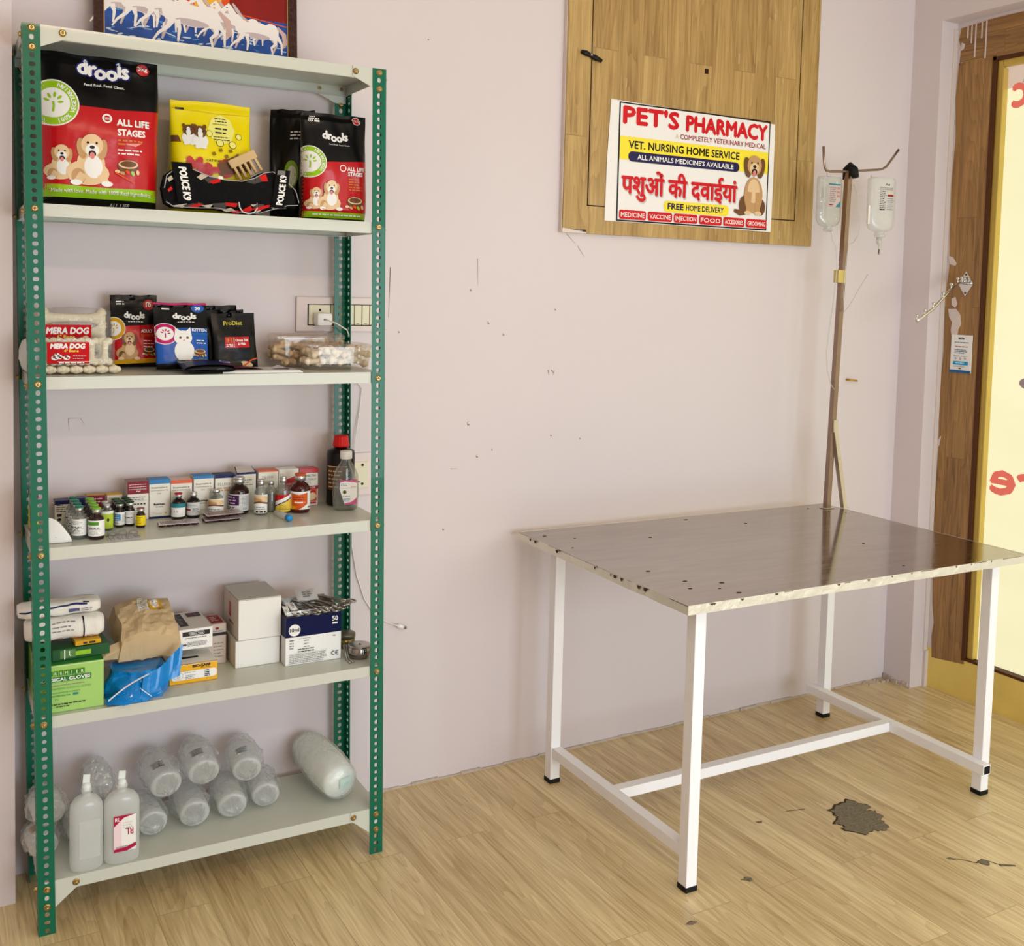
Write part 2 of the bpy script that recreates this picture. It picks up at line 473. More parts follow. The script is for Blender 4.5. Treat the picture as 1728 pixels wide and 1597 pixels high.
patch([(2.255,-1.115),(2.29,-1.14),(2.286,-1.146),(2.25,-1.125)], 7, .3)
CRACK = mat('floor_crack', (64, 48, 30), 0.9)
a = Art(1, 1)
m = MB(); m.use(CRACK)
for x0, y0, x1, y1 in ((2.178,-1.048,2.206,-1.088),(1.95,-.64,2.01,-.655),(2.236,-1.082,2.252,-1.118)):
    dx, dy = x1-x0, y1-y0; l = math.hypot(dx, dy); nx, ny = -dy/l*.0012, dx/l*.0012
    m.poly([(x0-nx,y0-ny,.0008),(x1-nx,y1-ny,.0008),(x1+nx,y1+ny,.0008),(x0+nx,y0+ny,.0008)])
m.build('crack', floor_o)
# chips, filled holes and scratches in the back wall paint
CHIP = mat('chipped_plaster', (150, 118, 108), 0.9); FILL = mat('filler_white', (226, 214, 208), 0.8)
rnd = random.Random(11); m = MB()
for x, z, s in ((1.216,1.485,.005),(1.277,1.388,.006),(1.331,1.352,.005),(1.514,1.432,.006),(1.217,1.084,.008),(1.511,1.035,.005),(1.249,.983,.006),(1.141,.769,.005),(1.30,1.0,.004),(.985,1.36,.005),(1.06,2.2,.004),(1.62,1.02,.004)):
    m.use(CHIP); n = 7; pts = []
    for k in range(n):
        t = 2*PI*k/n; r = s*rnd.uniform(.5, 1.0); pts.append((x+r*math.cos(t)*.8, -.0007, z+r*math.sin(t)))
    m.poly(pts)
    m.use(FILL); m.poly([(p[0]+.0015, -.0009, z+(p[2]-z)*.5+.002) for p in pts])
for x0, z0, x1, z1, wd in ((1.493,1.242,1.497,1.225,.003),(1.505,1.242,1.515,1.23,.003),(1.515,1.24,1.512,1.225,.002),(1.548,1.668,1.58,1.64,.002),(1.59,1.632,1.615,1.60,.002),(.955,1.545,.952,1.40,.003),(1.235,1.58,1.238,1.50,.002),(.912,1.372,.945,1.366,.004),(1.16,.95,1.185,.948,.0015),(.10,1.142,.128,1.142,.001),(.10,1.142,.102,1.11,.001),(.128,1.142,.137,1.125,.001)):
    m.use(CHIP); dx, dz = x1-x0, z1-z0; l = math.hypot(dx, dz); nx, nz = -dz/l*wd/2, dx/l*wd/2
    m.poly([(x0-nx,-.0006,z0-nz),(x1-nx*.3,-.0006,z1-nz*.3),(x1+nx*.3,-.0006,z1+nz*.3),(x0+nx,-.0006,z0+nz)])
m.build('paint_chips', wall_back)
nl = MB(); nl.use(mat('yellow_brass', (205, 150, 40), 0.35, 0.6), True); nl.tube([(2.805, -.001, 1.186), (2.806, -.018, 1.186)], .004); nl.tube([(2.80, -.016, 1.186), (2.842, -.019, 1.182)], .0035)
tag(nl.build('wall_nail'), 'small yellow brass nail in the wall right of the drip pole', 'nail')

# ------------------------------------------------------------------ door in the right wall
GOLD = mat('gold_anodised_aluminium', (206, 178, 92), 0.38, 0.35, bump=0.1, bscale=40, var=0.12, vscale=6)
GOLDR = mat('gold_painted_rail', (232, 204, 112), 0.5, 0.1, var=0.12, vscale=9)
DARKB = mat('brown_frame_lip', (82, 46, 22), 0.5)
door = tag(thing('door_1', None, None), None, None, None, 'structure')
m = MB(); m.box(3.166, -1.42, 0.0, 3.25, -0.1, 2.523); 
bk = MB(); bk.use(GOLDR)
bk.box(3.168, -0.292, 0.0, 3.25, -.165, 2.523)          # jamb behind the cladding
bk.use(PAINT); bk.box(3.1675, -.165, .155, 3.25, YC, 2.523); bk.box(3.1675, -1.40, 2.505, 3.25, -.165, 2.523); bk.use(GOLDR); bk.box(3.1675, -.165, 0, 3.25, YC, .155)
bk.box(3.1682, -1.40, 2.372, 3.25, -0.292, 2.505)     # head
bk.box(3.1665, -1.40, 0.012, 3.215, YC-.003, 0.155)   # bottom rail
bk.box(3.1685, -1.40, 0.0, 3.25, YC-.003, 0.0125)
m.bm.free()
bk.build('door_frame', door)
s = MB(); s.use(CLADM)   # vinyl sheet over the jamb, ragged on its wall side and cut at a slant below
left = [(-.155,.118),(-.150,.20),(-.158,.255),(-.147,.33),(-.139,.50),(-.134,.75),(-.139,.93),(-.131,1.15),(-.140,1.30),(-.134,1.50),(-.146,1.62),(-.140,1.75),(-.137,1.95),(-.144,2.10),(-.136,2.25),(-.142,2.376)]
pts = [(3.166, y, z) for y, z in left]+[(3.166,-.284,2.376),(3.166,-.288,1.2),(3.166,-.300,.136)]
s.prism(pts, (.002, 0, 0)); s.build('jamb_cladding', door)
s = MB(); s.use(CLADH)
s.prism([(3.1655,-.145,2.378),(3.1655,-.150,2.43),(3.1655,-.138,2.46),(3.1655,-.146,2.503),(3.1655,-.250,2.51),(3.1655,-.252,2.378)], (.002,0,0))
s.prism([(3.1655,-.256,2.372),(3.1655,-.256,2.512),(3.1655,-1.40,2.515),(3.1655,-1.40,2.372)], (.002,0,0))
s.build('header_cladding', door)
s = MB(); s.use(DARKB)
s.box(3.164, -.302, .150, 3.20, -.288, 2.376); s.box(3.164, -1.40, 2.360, 3.20, -.290, 2.372); s.box(3.166, -1.40, .150, 3.215, -.300, .160)
s.build('frame_lip', door)
s = MB(); s.use(GOLD)
s.bbox(3.176, -.322, .160, 3.22, -.302, 2.36, .003); s.bbox(3.176, -1.40, 2.335, 3.22, -.322, 2.36, .003); s.bbox(3.172, -.331, .162, 3.205, -.324, 2.33, .002)
s.build('door_leaf_frame', door)
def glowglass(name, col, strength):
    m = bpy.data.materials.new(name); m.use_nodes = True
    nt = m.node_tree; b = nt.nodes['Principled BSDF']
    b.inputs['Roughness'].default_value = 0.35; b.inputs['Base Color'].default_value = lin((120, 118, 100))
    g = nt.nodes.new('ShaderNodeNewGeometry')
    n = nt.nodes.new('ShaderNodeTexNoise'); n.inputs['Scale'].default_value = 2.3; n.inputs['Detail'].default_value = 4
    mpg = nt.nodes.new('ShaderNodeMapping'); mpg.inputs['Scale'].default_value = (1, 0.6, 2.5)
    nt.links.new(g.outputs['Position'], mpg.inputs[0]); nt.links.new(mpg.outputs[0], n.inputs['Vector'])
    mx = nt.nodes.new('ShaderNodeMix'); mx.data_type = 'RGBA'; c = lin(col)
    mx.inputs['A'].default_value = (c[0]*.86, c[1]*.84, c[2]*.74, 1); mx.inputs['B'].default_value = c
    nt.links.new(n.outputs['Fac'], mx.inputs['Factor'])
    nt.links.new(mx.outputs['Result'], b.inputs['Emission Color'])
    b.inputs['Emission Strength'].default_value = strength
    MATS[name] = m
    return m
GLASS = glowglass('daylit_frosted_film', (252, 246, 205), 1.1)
GLASST = glowglass('daylit_tinted_film', (206, 180, 168), 1.1)
DG = mat('frosted_print_grey', (110, 105, 95), 0.5); DRED = glowglass('daylit_red_lettering', (226, 60, 60), 1.0)
DPUR = glowglass('daylit_plum_print', (120, 92, 110), 0.85)
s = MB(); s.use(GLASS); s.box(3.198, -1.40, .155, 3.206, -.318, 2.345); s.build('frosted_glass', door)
a = Art(1.08, 2.19)      # design units = metres, origin at the top of the pane, x towards the camera
def gp(a_, b_, l): return (3.198-l, -.318-a_, .155+b_)
a.rect(0, 0, 1.08, .088, GLASST); a.rect(.006, .088, .010, 2.19, DG)
a.rect(.018, 0, 1.08, .010, mat('dark_door_brush', (30, 26, 24), .7))
a.poly([(.070,.075),(.09,.03),(.10,.075)], glowglass('daylit_mauve_print', (170,150,165), .9))
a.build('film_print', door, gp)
a = Art(1.08, 2.19)
a.text('care', .030, 2.345-.795, .125, DRED, w=.40, bold=.035, mirror=True)
a.text('c', .036, 2.345-2.19, .12, DRED, bold=.035, mirror=True)
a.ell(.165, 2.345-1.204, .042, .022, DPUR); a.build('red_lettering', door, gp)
PUTTY = mat('wall_putty', (214, 200, 192), 0.8)
s = MB(); s.use(PUTTY)
def blob(pts, x=3.1635): s.prism([(x, y, z) for y, z in pts], (.003, 0, 0))
blob([(-.140,1.66),(-.160,1.655),(-.178,1.63),(-.172,1.622),(-.150,1.628)]); blob([(-.165,1.50),(-.180,1.505),(-.190,1.48),(-.182,1.465),(-.166,1.475)])
blob([(-.152,1.46),(-.185,1.462),(-.205,1.44),(-.212,1.405),(-.200,1.385),(-.196,1.35),(-.176,1.345),(-.168,1.38),(-.172,1.41),(-.158,1.43)])
blob([(-.152,2.45),(-.165,2.442),(-.162,2.425),(-.150,2.42)], 3.163); blob([(-.132,.955),(-.148,.975),(-.142,.94),(-.130,.92)])
for y, z0, z1 in ((-.176,2.505,2.462),(-.193,2.505,2.440),(-.210,2.508,2.385),(-.236,2.508,2.45),(-.2545,2.51,2.375)): s.box(3.163, y-.0022, z1, 3.166, y+.0022, z0)
s.build('putty_smears', door)
s = MB(); s.use(PUTTY); s.box(3.150, -.140, 0.0, 3.167, YC+.004, .14); s.bbox(3.146, -.1345, .14, 3.167, YC+.002, 2.5, .002); s.build('sealant_strip', door)
# unseen side window, added around the side lamp so it reads as glazing
wn = tag(thing('added_window_1', None, None), None, None, None, 'structure')
s = MB(); s.use(GOLD)
for z0, z1 in ((.45, .50), (2.55, 2.60)): s.box(3.10, -3.5, z0, 3.16, -1.62, z1)
for y in (-3.5, -2.58, -1.67): s.box(3.10, y, .5, 3.16, y+.05, 2.55)
s.build('window_frame', wn)
s = MB(); s.use(GLASS); s.box(3.14, -3.48, .5, 3.146, -1.64, 2.55); s.build('frosted_pane', wn)

# ------------------------------------------------------------------ hanging rod, card on the jamb
CHROME = mat('chrome', (215, 212, 208), 0.14, 1.0); STEEL = mat('brushed_steel', (180, 176, 170), 0.28, 1.0, bump=.1, bscale=90)
h = thing('display_hook_rail', 'chrome waterfall hanging rod with ball pins on a diamond plate by the door', 'hook', (3.1655, -.224, 1.555))
m = MB(); m.use(CHROME); m.prism([(0,0,.047),(0,-.033,0),(0,0,-.047),(0,.033,0)], (-.003,0,0)); m.build('mounting_plate', h)
m = MB(); m.use(STEEL, True)
for z in (.034, -.034): m.lathe([(.004,0),(.004,.001)], 10)
m.bm.free()
for z in (.034, -.034):
    m = MB(); m.use(mat('rusty_screw', (120, 92, 70), .5, .7), True); m.tube([(-.003,0,z),(-.005,0,z)], .004, 8); m.build('screw', h)
pts = [(-.003,0,.0),(-.03,-.004,.004),(-.06,-.010,0),(-.11,-.022,-.022),(-.17,-.036,-.056),(-.24,-.053,-.094),(-.30,-.066,-.118),(-.355,-.078,-.137)]
m = MB(); m.use(CHROME, True); m.tube(pts, .0055, 10); m.build('rod', h)
for p in pts[1:]+[(-.012,-.001,.002)]:
    m = MB(); m.use(CHROME, True); m.tube([(p[0], p[1], p[2]), (p[0], p[1], p[2]+.014)], .0028, 8)
    m.lathe([(.001,.012),(.0055,.0145),(.0068,.018),(.005,.022),(.001,.0235)], 12, (p[0], p[1], p[2])); m.build('ball_pin', h)
WHITE = mat('white_paper', (240, 239, 235), 0.6); INK = mat('dark_ink', (52, 48, 48), 0.6); GREYINK = mat('grey_ink', (140, 136, 134), 0.6)
NAVYI = mat('navy_ink', (22, 34, 86), 0.5); CYAN = mat('cyan_ink', (20, 150, 205), 0.5); BLUEI = mat('blue_ink', (28, 96, 150), 0.5)
RED = mat('red_ink', (205, 24, 30), 0.45); DKRED = mat('dark_red_ink', (150, 22, 30), 0.45)
h = thing('payment_card', 'white payment card with blue bars stuck to the wood beside the door', 'card', (3.1655, -.1745, 1.2235))
m = MB(); m.use(WHITE); m.bbox(-.0035, -.091, 0, -.0005, 0, .141, .0006); m.build('card', h)
a = Art(.091, .141, 125, 220)
a.text('PAYTM', 45, 27, 12, NAVYI, w=32, bold=.05); a.lines(22, 42, 88, 1, 8, 4, BLUEI, 3, .1); a.lines(26, 66, 80, 1, 8, 4, DKRED, 5, .1)
a.lines(24, 85, 78, 3, 9, 4, BLUEI, 7); a.lines(20, 122, 88, 1, 9, 3, GREYINK, 8)
for x in (28, 56, 84): a.lines(x, 132, 14, 2, 7, 4, GREYINK, x)
a.rect(20, 154, 108, 174, CYAN); a.lines(34, 161, 60, 1, 8, 4, WHITE, 9); a.lines(24, 182, 82, 1, 9, 3, GREYINK, 10); a.rect(55, 192, 70, 198, INK); a.rect(0, 205, 125, 220, BLUEI)
a.build('print', h, lambda x, y, l: (-.0035-l, -x, y))

# ------------------------------------------------------------------ hatch panel on the back wall and the poster on it
hp = thing('wall_hatch', 'large wood-look vinyl hatch panel with black latch high on the pink wall', 'wall panel', (1.519, 0, 1.672))
PW, PH = 1.056, 1.15
m = MB(); m.use(PANELM)
m.box(0, -.020, .012, .088, -.0005, PH); m.box(.972, -.020, 0, PW, -.0005, PH); m.box(.088, -.020, 0, .972, -.0005, .086); m.build('frame_boards', hp)
m = MB(); m.use(PANELM); m.box(.093, -.0195, .090, .968, -.0005, PH); m.build('hatch_door', hp)
m = MB(); m.use(mat('dark_gap', (48, 24, 14), .8))
m.box(.0885, -.0185, .086, .0925, -.0008, PH); m.box(.9685, -.0185, .086, .9715, -.0008, PH); m.box(.0885, -.0185, .0865, .9715, -.0008, .0895)
m.build('gap', hp)
m = MB(); m.use(mat('pale_edge_putty', (222, 206, 196), .8))
rnd = random.Random(8); z = 0
while z < PH:
    l = rnd.uniform(.02, .07); m.box(PW, -rnd.uniform(.006, .019), z, PW+rnd.uniform(.001, .007), -.0005, min(z+l, PH)); z += l
EP = mat('pale_edge_putty', (0,0,0))
m.build('edge_putty', hp); m = MB(); m.use(EP); m.box(-.002, -.017, 0, 0, -.0005, PH); m.build('edge_putty', hp); m = MB(); m.use(EP); m.prism([(0,-.0205,.0),(0,-.0205,.014),(.088,-.0205,.004),(.088,-.0205,0)], (0,.02,0)); m.build('peeled_corner', hp)
for x, z, l in ((.225,.47,.025),(.685,.60,.035),(.84,.77,.02),(.82,.20,.02),(.90,.02,.03),(.78,.01,.03)):
    m = MB(); m.use(EP); m.box(x, -.0208, z, x+.0012, -.0195, z+l); m.build('scrape', hp)
m = MB(); m.use(mat('black_plastic', (24, 22, 22), .4), True)
m.tube([(.048,-.027,.556),(.066,-.027,.553),(.080,-.027,.549),(.098,-.027,.544),(.122,-.027,.537)], [.006,.009,.006,.009,.006], 10); m.build('latch', hp)
m = MB(); m.use(STEEL, True); m.tube([(.080,-.030,.549),(.080,-.037,.549)], .004, 8); m.build('latch_screw', hp)
m = MB(); m.use(mat('dark_gap', (0,0,0))); m.box(.5405, -.0202, .5505, .556, -.017, .567); m.build('knob_hole', hp)

po = thing('pharmacy_poster', 'glossy pharmacy poster with red lettering and a seated dog taped to the hatch', 'poster', (1.674, -.0212, 1.714))
PWD, PHT = .704, .384
GLOSSW = mat('glossy_poster_white', (240, 236, 233), .22)
m = MB(); m.use(GLOSSW)
m.prism([(0,0,.002),(.003,0,.20),(.012,0,PHT),(PWD,0,.372),(PWD+.001,0,.15),(.702,0,0),(.35,0,.002)], (0,-.001,0)); m.build('sheet', po)
PR = mat('poster_red', (208, 22, 34), .25); PY = mat('poster_yellow', (248, 226, 60), .25); PN = mat('poster_navy', (36, 26, 78), .25); PK = mat('poster_black', (22, 18, 30), .25)
PBR = mat('poster_light_brown', (196, 152, 104), .3); PBD = mat('poster_dark_brown', (112, 74, 46), .3); PBC = mat('poster_cream', (228, 196, 152), .3)
a = Art(PWD, PHT, 1000, 545)
def dog_sit(a, x, y, s, L, D, C):
    """seated dog facing the viewer, s = design units of its height, (x, y) = foot centre"""
    e = lambda cx, cy, rx, ry, m, r=0: a.ell(x+cx*s, y-cy*s, rx*s, ry*s, m, r)
    a.stroke([(x-.40*s, y-.06*s), (x-.28*s, y-.03*s), (x-.12*s, y-.06*s)], [.05*s, .10*s, .10*s], D)
    e(-.17,.16,.13,.16,D); e(.16,.14,.11,.14,D); e(0,.33,.20,.30,L); e(0,.40,.13,.20,C)
    for q in (-.09, .09):
        a.stroke([(x+q*s, y-.38*s), (x+q*1.1*s, y-.06*s)], .10*s, L); e(q*1.25,.035,.075,.035,C)
    e(-.15,.78,.075,.17,D,-12); e(.15,.78,.075,.17,D,12); e(0,.82,.155,.165,L); e(0,.77,.10,.095,C)
    e(0,.715,.06,.055,PK); e(0,.69,.035,.05,mat('tongue_pink', (226,130,130), .4)); e(0,.80,.035,.026,PK)
    for q in (-.065, .065): e(q,.86,.017,.019,PK)
for p in ((62,6,70,540),(62,6,968,12),(62,533,968,540),(962,6,968,540)): a.rect(*p, PK)
a.text("PET'S", 88, 98, 74, PR, w=312, bold=.055); a.text('PHARMACY', 448, 100, 70, PR, w=500, bold=.055)
a.text('A', 385, 142, 22, PBC, w=17); a.text('COMPLETELY VETERINARY MEDICAL', 412, 142, 23, DKRED, w=530, bold=.01)
a.rect(71, 158, 961, 262, PY)
a.text('VET. NURSING HOME SERVICE', 120, 208, 34, PK, w=655, bold=.04)
a.rrect(118, 222, 778, 268, 22, PN); a.text("ALL ANIMALS MEDICINE'S AVAILABLE", 170, 256, 22, WHITE, w=570, bold=.02)
HSH = mat('poster_soft_grey', (200, 190, 192), .3)
for dx, dy, mm in ((5, 6, HSH), (0, 0, PR)): a.text('पशुओं की दवाईयां', 88+dx, 412+dy, 84, mm, w=680, bold=.035)
a.rrect(330, 432, 720, 484, 18, PY); a.text('FREE', 352, 470, 28, PN, w=92, bold=.05); a.text('HOME DELIVERY', 460, 470, 26, PN, w=228, bold=.03)
x = 78
for t_, w_ in (('MEDICINE', 150), ('VACCINE', 140), ('INJECTION', 140), ('FOOD', 138), ('ACCESSORIES', 132), ('GROOMING', 132)):
    a.rrect(x, 488, x+w_, 530, 10, PR); a.text(t_, x+9, 519, 20, WHITE, w=w_-18, bold=.015); x += w_+11
dog_sit(a, 872, 470, 295, PBR, PBD, PBC)
a.build('print', po, flat_front(0, 0, -.001))

# ------------------------------------------------------------------ slotted-angle rack
RY, RZ0, SHX = -(.00594+.28899+.006), -.01376, -.0137
RW, RD, RH = .83, .285, 2.032
TIER = [2.032, 1.6505, 1.271, .889, .505, .123]
GREEN = mat('green_enamel', (4, 100, 72), .32, 0.0, bump=.05, bscale=30, var=.10, vscale=5, coat=.2)
CREAM = mat('cream_enamel', (203, 205, 193), .3, 0.0, bump=.04, bscale=20, coat=.15)
BRASS = mat('brass_bolt', (190, 164, 112), .32, 1.0)
rack = thing('storage_rack', 'tall green slotted-angle rack with six cream shelves against the pink wall', 'shelf rack', (0, RY, 0), RZ0)
def shear(p): return (p[0]+SHX*p[2], p[1], p[2])
def on_rack(u, v, z):
    c_, s_ = math.cos(RZ0), math.sin(RZ0)
    return (c_*u-s_*v+SHX*z, RY+s_*u+c_*v, z)
PITCH_H, FW, TH = .01905, .0355, .0022
def flange(mb, o, du, dn):
    """perforated strip from corner line o, along unit du (width), thickness along dn"""
    n = int(RH/PITCH_H); o, du, dn = Vector(o), Vector(du), Vector(dn)
    hc = .0185; ph = RH/n
    shapes = {0: (.0050, .0062, 2.6), 1: (.0066, .0048, 2.6), 2: (.0050, .0062, 2.6), 3: (.0050, .0050, 2.0)}
    for k in range(n):
        z0, z1 = k*ph, (k+1)*ph; zc = (z0+z1)/2; hw, hh, pw_ = shapes[k % 4]
        corners = [math.atan2(b-zc, a-hc) for a, b in ((FW, z1), (0, z1), (0, z0), (FW, z0))]
        angs = sorted([c_ % (2*PI) for c_ in corners]+[2*PI*i/12+.13 for i in range(12)])
        rows = {}
        for lv in (0, 1):
            out = []; inn = []
            for t_ in angs:
                ct, st = math.cos(t_), math.sin(t_)
                ks = [((FW-hc)/ct) if ct > 1e-9 else (hc/-ct if ct < -1e-9 else 9), ((z1-zc)/st) if st > 1e-9 else ((zc-z0)/-st if st < -1e-9 else 9)]
                q = min(ks); out.append((hc+q*ct, zc+q*st))
                r = (abs(ct/hw)**pw_+abs(st/hh)**pw_)**(-1/pw_); inn.append((hc+r*ct, zc+r*st))
            mk = lambda l: [mb.v(shear(o+du*a_+dn*(TH*lv)+Vector((0, 0, b_)))) for a_, b_ in l]
            rows[lv] = (mk(out), mk(inn))
        N = len(angs)
        for i in range(N):
            j = (i+1) % N
            for lv in (0, 1): mb.face([rows[lv][0][i], rows[lv][0][j], rows[lv][1][j], rows[lv][1][i]])
            mb.face([rows[0][1][i], rows[0][1][j], rows[1][1][j], rows[1][1][i]])
            a0, a1 = angs[i], angs[j]
            mb.face([rows[0][0][i], rows[0][0][j], rows[1][0][j], rows[1][0][i]])
def bolt(parent, p, d):
    p, d = Vector(shear(p)), Vector(d); m = MB(); m.use(BRASS, True)
    m.tube([p, p+d*.0012], .0078, 16); m.use(BRASS); m.tube([p+d*.0012, p+d*.0052], .0053, 6); m.use(BRASS, True); m.tube([p+d*.0052, p+d*.0075], .0030, 8)
    return m.build('bolt', parent)
posts = []
for (x, y, sx, sy, lab) in ((0, 0, 1, 1, 'front left'), (RW, 0, -1, 1, 'front right'), (0, RD, 1, -1, 'rear left'), (RW, RD, -1, -1, 'rear right')):
    m = MB(); m.use(GREEN)
    flange(m, (x, y, 0), (sx, 0, 0), (0, sy, 0)); flange(m, (x, y+sy*TH, 0), (0, sy, 0), (sx, 0, 0))
    p = m.build('post', rack); p['label'] = 'green perforated post at the %s corner' % lab; posts.append(p)
    zs = [2.022, 1.6385, 1.2555, .875, .490, .1065, .0655, 1.982]
    for z in zs:
        if sy > 0: bolt(p, (x+sx*.0185, y, z), (0, -1, 0))
        else: bolt(p, (x+sx*.0185, y-TH, z), (0, -1, 0))
    for z in (2.010, 1.6325, 1.2515, .871, .486, .1045): bolt(p, (x, y+sy*.0185, z), (-sx, 0, 0))
for i, z in enumerate(TIER):
    m = MB(); m.use(CREAM); t_ = .0012; e = .0042
    u0, u1, v0, v1 = e, RW-e, e, RD-e
    def sb(x0, y0, z0, x1, y1, z1):
        o_ = MB(); o_.box(x0, y0, z0, x1, y1, z1)
        for q in o_.bm.verts: q.co.x += SHX*z
        m.merge(o_)
    sb(u0, v0, z-t_, u1, v1, z)
    sb(u0, v0, z-.027, u1, v0+t_, z-t_); sb(u0, v1-t_, z-.027, u1, v1, z-t_); sb(u0, v0, z-.027, u0+t_, v1, z-t_); sb(u1-t_, v0, z-.027, u1, v1, z-t_)
    sb(u0, v0+t_, z-.028, u1, v0+.012, z-.027); sb(u0, v1-.012, z-.028, u1, v1-t_, z-.027)   # returned lips
    sh_ = m.build('shelf_board', rack)
    if i in (0, 5):
        lo = z-.048 if i == 0 else .058
        for s_ in (0, 1):
            for (v, dv) in ((.0024, .0016), (RD-.0040, .0016)):
                X = lambda q: (RW-q if s_ else q)+SHX*z
                g_ = MB(); g_.use(CREAM); g_.prism([(X(.004), v, z), (X(.088), v, z), (X(.088), v, z-.024), (X(.078), v, z-.029), (X(.034), v, lo), (X(.004), v, lo)], (0, dv, 0))
                go = g_.build('gusset', rack)
                bolt(go, (RW-.080 if s_ else .080, v, z-.014 if i else z-.013), (0, -1, 0))

# ------------------------------------------------------------------ steel-topped table
tb = thing('examination_table', 'white-legged examination table with a worn stainless steel top on the wood floor', 'table', (1.35489, -.89072, 0), -.01511)
STOP = bpy.data.materials.new('worn_stainless_sheet'); STOP.use_nodes = True
_nt = STOP.node_tree; _b = _nt.nodes['Principled BSDF']
_b.inputs['Metallic'].default_value = 1.0; _b.inputs['Roughness'].default_value = .25
_tc = _nt.nodes.new('ShaderNodeTexCoord')
_mp = _nt.nodes.new('ShaderNodeMapping'); _mp.inputs['Scale'].default_value = (1.2, 9, 1); _mp.inputs['Rotation'].default_value = (0, 0, .12)
_nt.links.new(_tc.outputs['Object'], _mp.inputs[0])
_n = _nt.nodes.new('ShaderNodeTexNoise'); _n.inputs['Scale'].default_value = 3.5; _n.inputs['Detail'].default_value = 8; _n.inputs['Roughness'].default_value = .65; _n.inputs['Distortion'].default_value = .8
_nt.links.new(_mp.outputs[0], _n.inputs['Vector'])
_mr = _nt.nodes.new('ShaderNodeMapRange'); _mr.inputs['From Min'].default_value = .3; _mr.inputs['From Max'].default_value = .7; _mr.inputs['To Min'].default_value = .07; _mr.inputs['To Max'].default_value = .17
_nt.links.new(_n.outputs['Fac'], _mr.inputs['Value']); _nt.links.new(_mr.outputs[0], _b.inputs['Roughness'])
_mx = _nt.nodes.new('ShaderNodeMix'); _mx.data_type = 'RGBA'; _mx.inputs['A'].default_value = lin((140, 128, 116)); _mx.inputs['B'].default_value = lin((196, 186, 174))
_nt.links.new(_n.outputs['Fac'], _mx.inputs['Factor']); _nt.links.new(_mx.outputs['Result'], _b.inputs['Base Color'])
_n2 = _nt.nodes.new('ShaderNodeTexNoise'); _n2.inputs['Scale'].default_value = 3.0; _n2.inputs['Detail'].default_value = 1.0
_nt.links.new(_tc.outputs['Object'], _n2.inputs['Vector'])
_bp = _nt.nodes.new('ShaderNodeBump'); _bp.inputs['Strength'].default_value = .10; _bp.inputs['Distance'].default_value = .006
_nt.links.new(_n2.outputs['Fac'], _bp.inputs['Height']); _nt.links.new(_bp.outputs['Normal'], _b.inputs['Normal'])
c4 = [(0, 0), (1.252, -.003), (1.238, .812), (.004, .838)]
m = MB(); m.use(STOP); m.prism([(x, y, .748) for x, y in c4], (0, 0, .0022)); m.build('table_top', tb)
EDGE = mat('folded_steel_edge', (226, 222, 208), .35, .45, bump=.5, bscale=25, var=.1, vscale=14)
m = MB(); m.use(EDGE)
for (ax, ay), (bx, by) in zip(c4, c4[1:]+c4[:1]):
    d_ = Vector((bx-ax, by-ay, 0)); nn = 24; n_ = Vector((d_.y, -d_.x, 0)).normalized(); rr = random.Random(int(ax*100+ay*10))
    top = []; bot = []
    for k in range(nn+1):
        p = Vector((ax, ay, 0))+d_*(k/nn); j = rr.uniform(-.0006, .0009)
        top.append(m.v((p.x+n_.x*j, p.y+n_.y*j, .7508))); bot.append(m.v((p.x+n_.x*(j-.0003), p.y+n_.y*(j-.0003), .727+rr.uniform(-.0008, .0008))))
    for k in range(nn): m.face([bot[k], bot[k+1], top[k+1], top[k]])
m.use(mat('plywood_core', (150, 120, 86), .8)); m.prism([(x*.996+.002, y*.994+.002, .729) for x, y in c4], (0, 0, .0188))
m.build('table_edge', tb)
RUST = mat('rust_spots', (84, 58, 40), .8)
rr = random.Random(21)
for x, y in [(.05,.60),(.10,.30),(.13,.18),(.10,.12),(.17,.09),(.19,.04),(.21,.13),(.34,.62),(.75,.66),(1.16,.70),(1.20,.66),(1.12,.76),(.05,.76),(.12,.70),(.6,.78),(.90,.30),(.8,.06)]:
    s_ = rr.uniform(.003, .007); m = MB(); m.use(RUST); m.poly([(x+s_*1.3*math.cos(t), y+s_*math.sin(t), .7506) for t in (0, .9, 1.9, 2.9, 3.9, 5.2)]); m.build('rust_spot', tb)
for k in range(22):        # nicks along the folded edges
    q = rr.random(); s_ = rr.uniform(.006, .02); m = MB(); m.use(RUST)
    if k % 2: y = q*.8+.02; m.poly([(-.0012, y, .7485), (-.0012, y-s_, .7485), (-.0012, y-s_*.6, .7395), (-.0012, y-s_*.2, .741)])
    else: x = q*1.2+.02; m.poly([(x, -.0035, .7495), (x+s_*.6, -.0035, .7495), (x+s_*.3, -.0035, .744)])
    m.build('edge_nick', tb)
LEGM = mat('white_lilac_leg_paint', (246, 244, 246), .35, bump=.05, bscale=20)
BLK = mat('black_rubber', (20, 19, 20), .6)
for (x, y) in ((.0655, .050), (.0625, .708), (1.1945, .070), (1.195, .720)):
    m = MB(); m.use(LEGM); m.bbox(x, y, .012, x+.033, y+.034, .730, .0018); lg = m.build('leg', tb)
    m = MB(); m.use(BLK); m.bbox(x-.0015, y-.0015, 0, x+.0345, y+.0355, .014, .002); m.build('foot_cap', lg)
def tube_rail(name, x0, y0, x1, y1, z0=.081, z1=.111):
    m = MB(); m.use(LEGM); m.bbox(x0, y0, z0, x1, y1, z1, .0015)
    o_ = m.build(name, tb); return o_
r1 = tube_rail('side_rail', .0665, .084, .0975, .708)
r2 = tube_rail('side_rail', 1.162, .040, 1.1945, .775)
m = MB(); m.use(BLK); m.box(1.1655, .0392, .0845, 1.191, .0402, .1075); m.build('open_tube_end', r2)
tube_rail('centre_rail', .0975, .395, 1.162, .426)
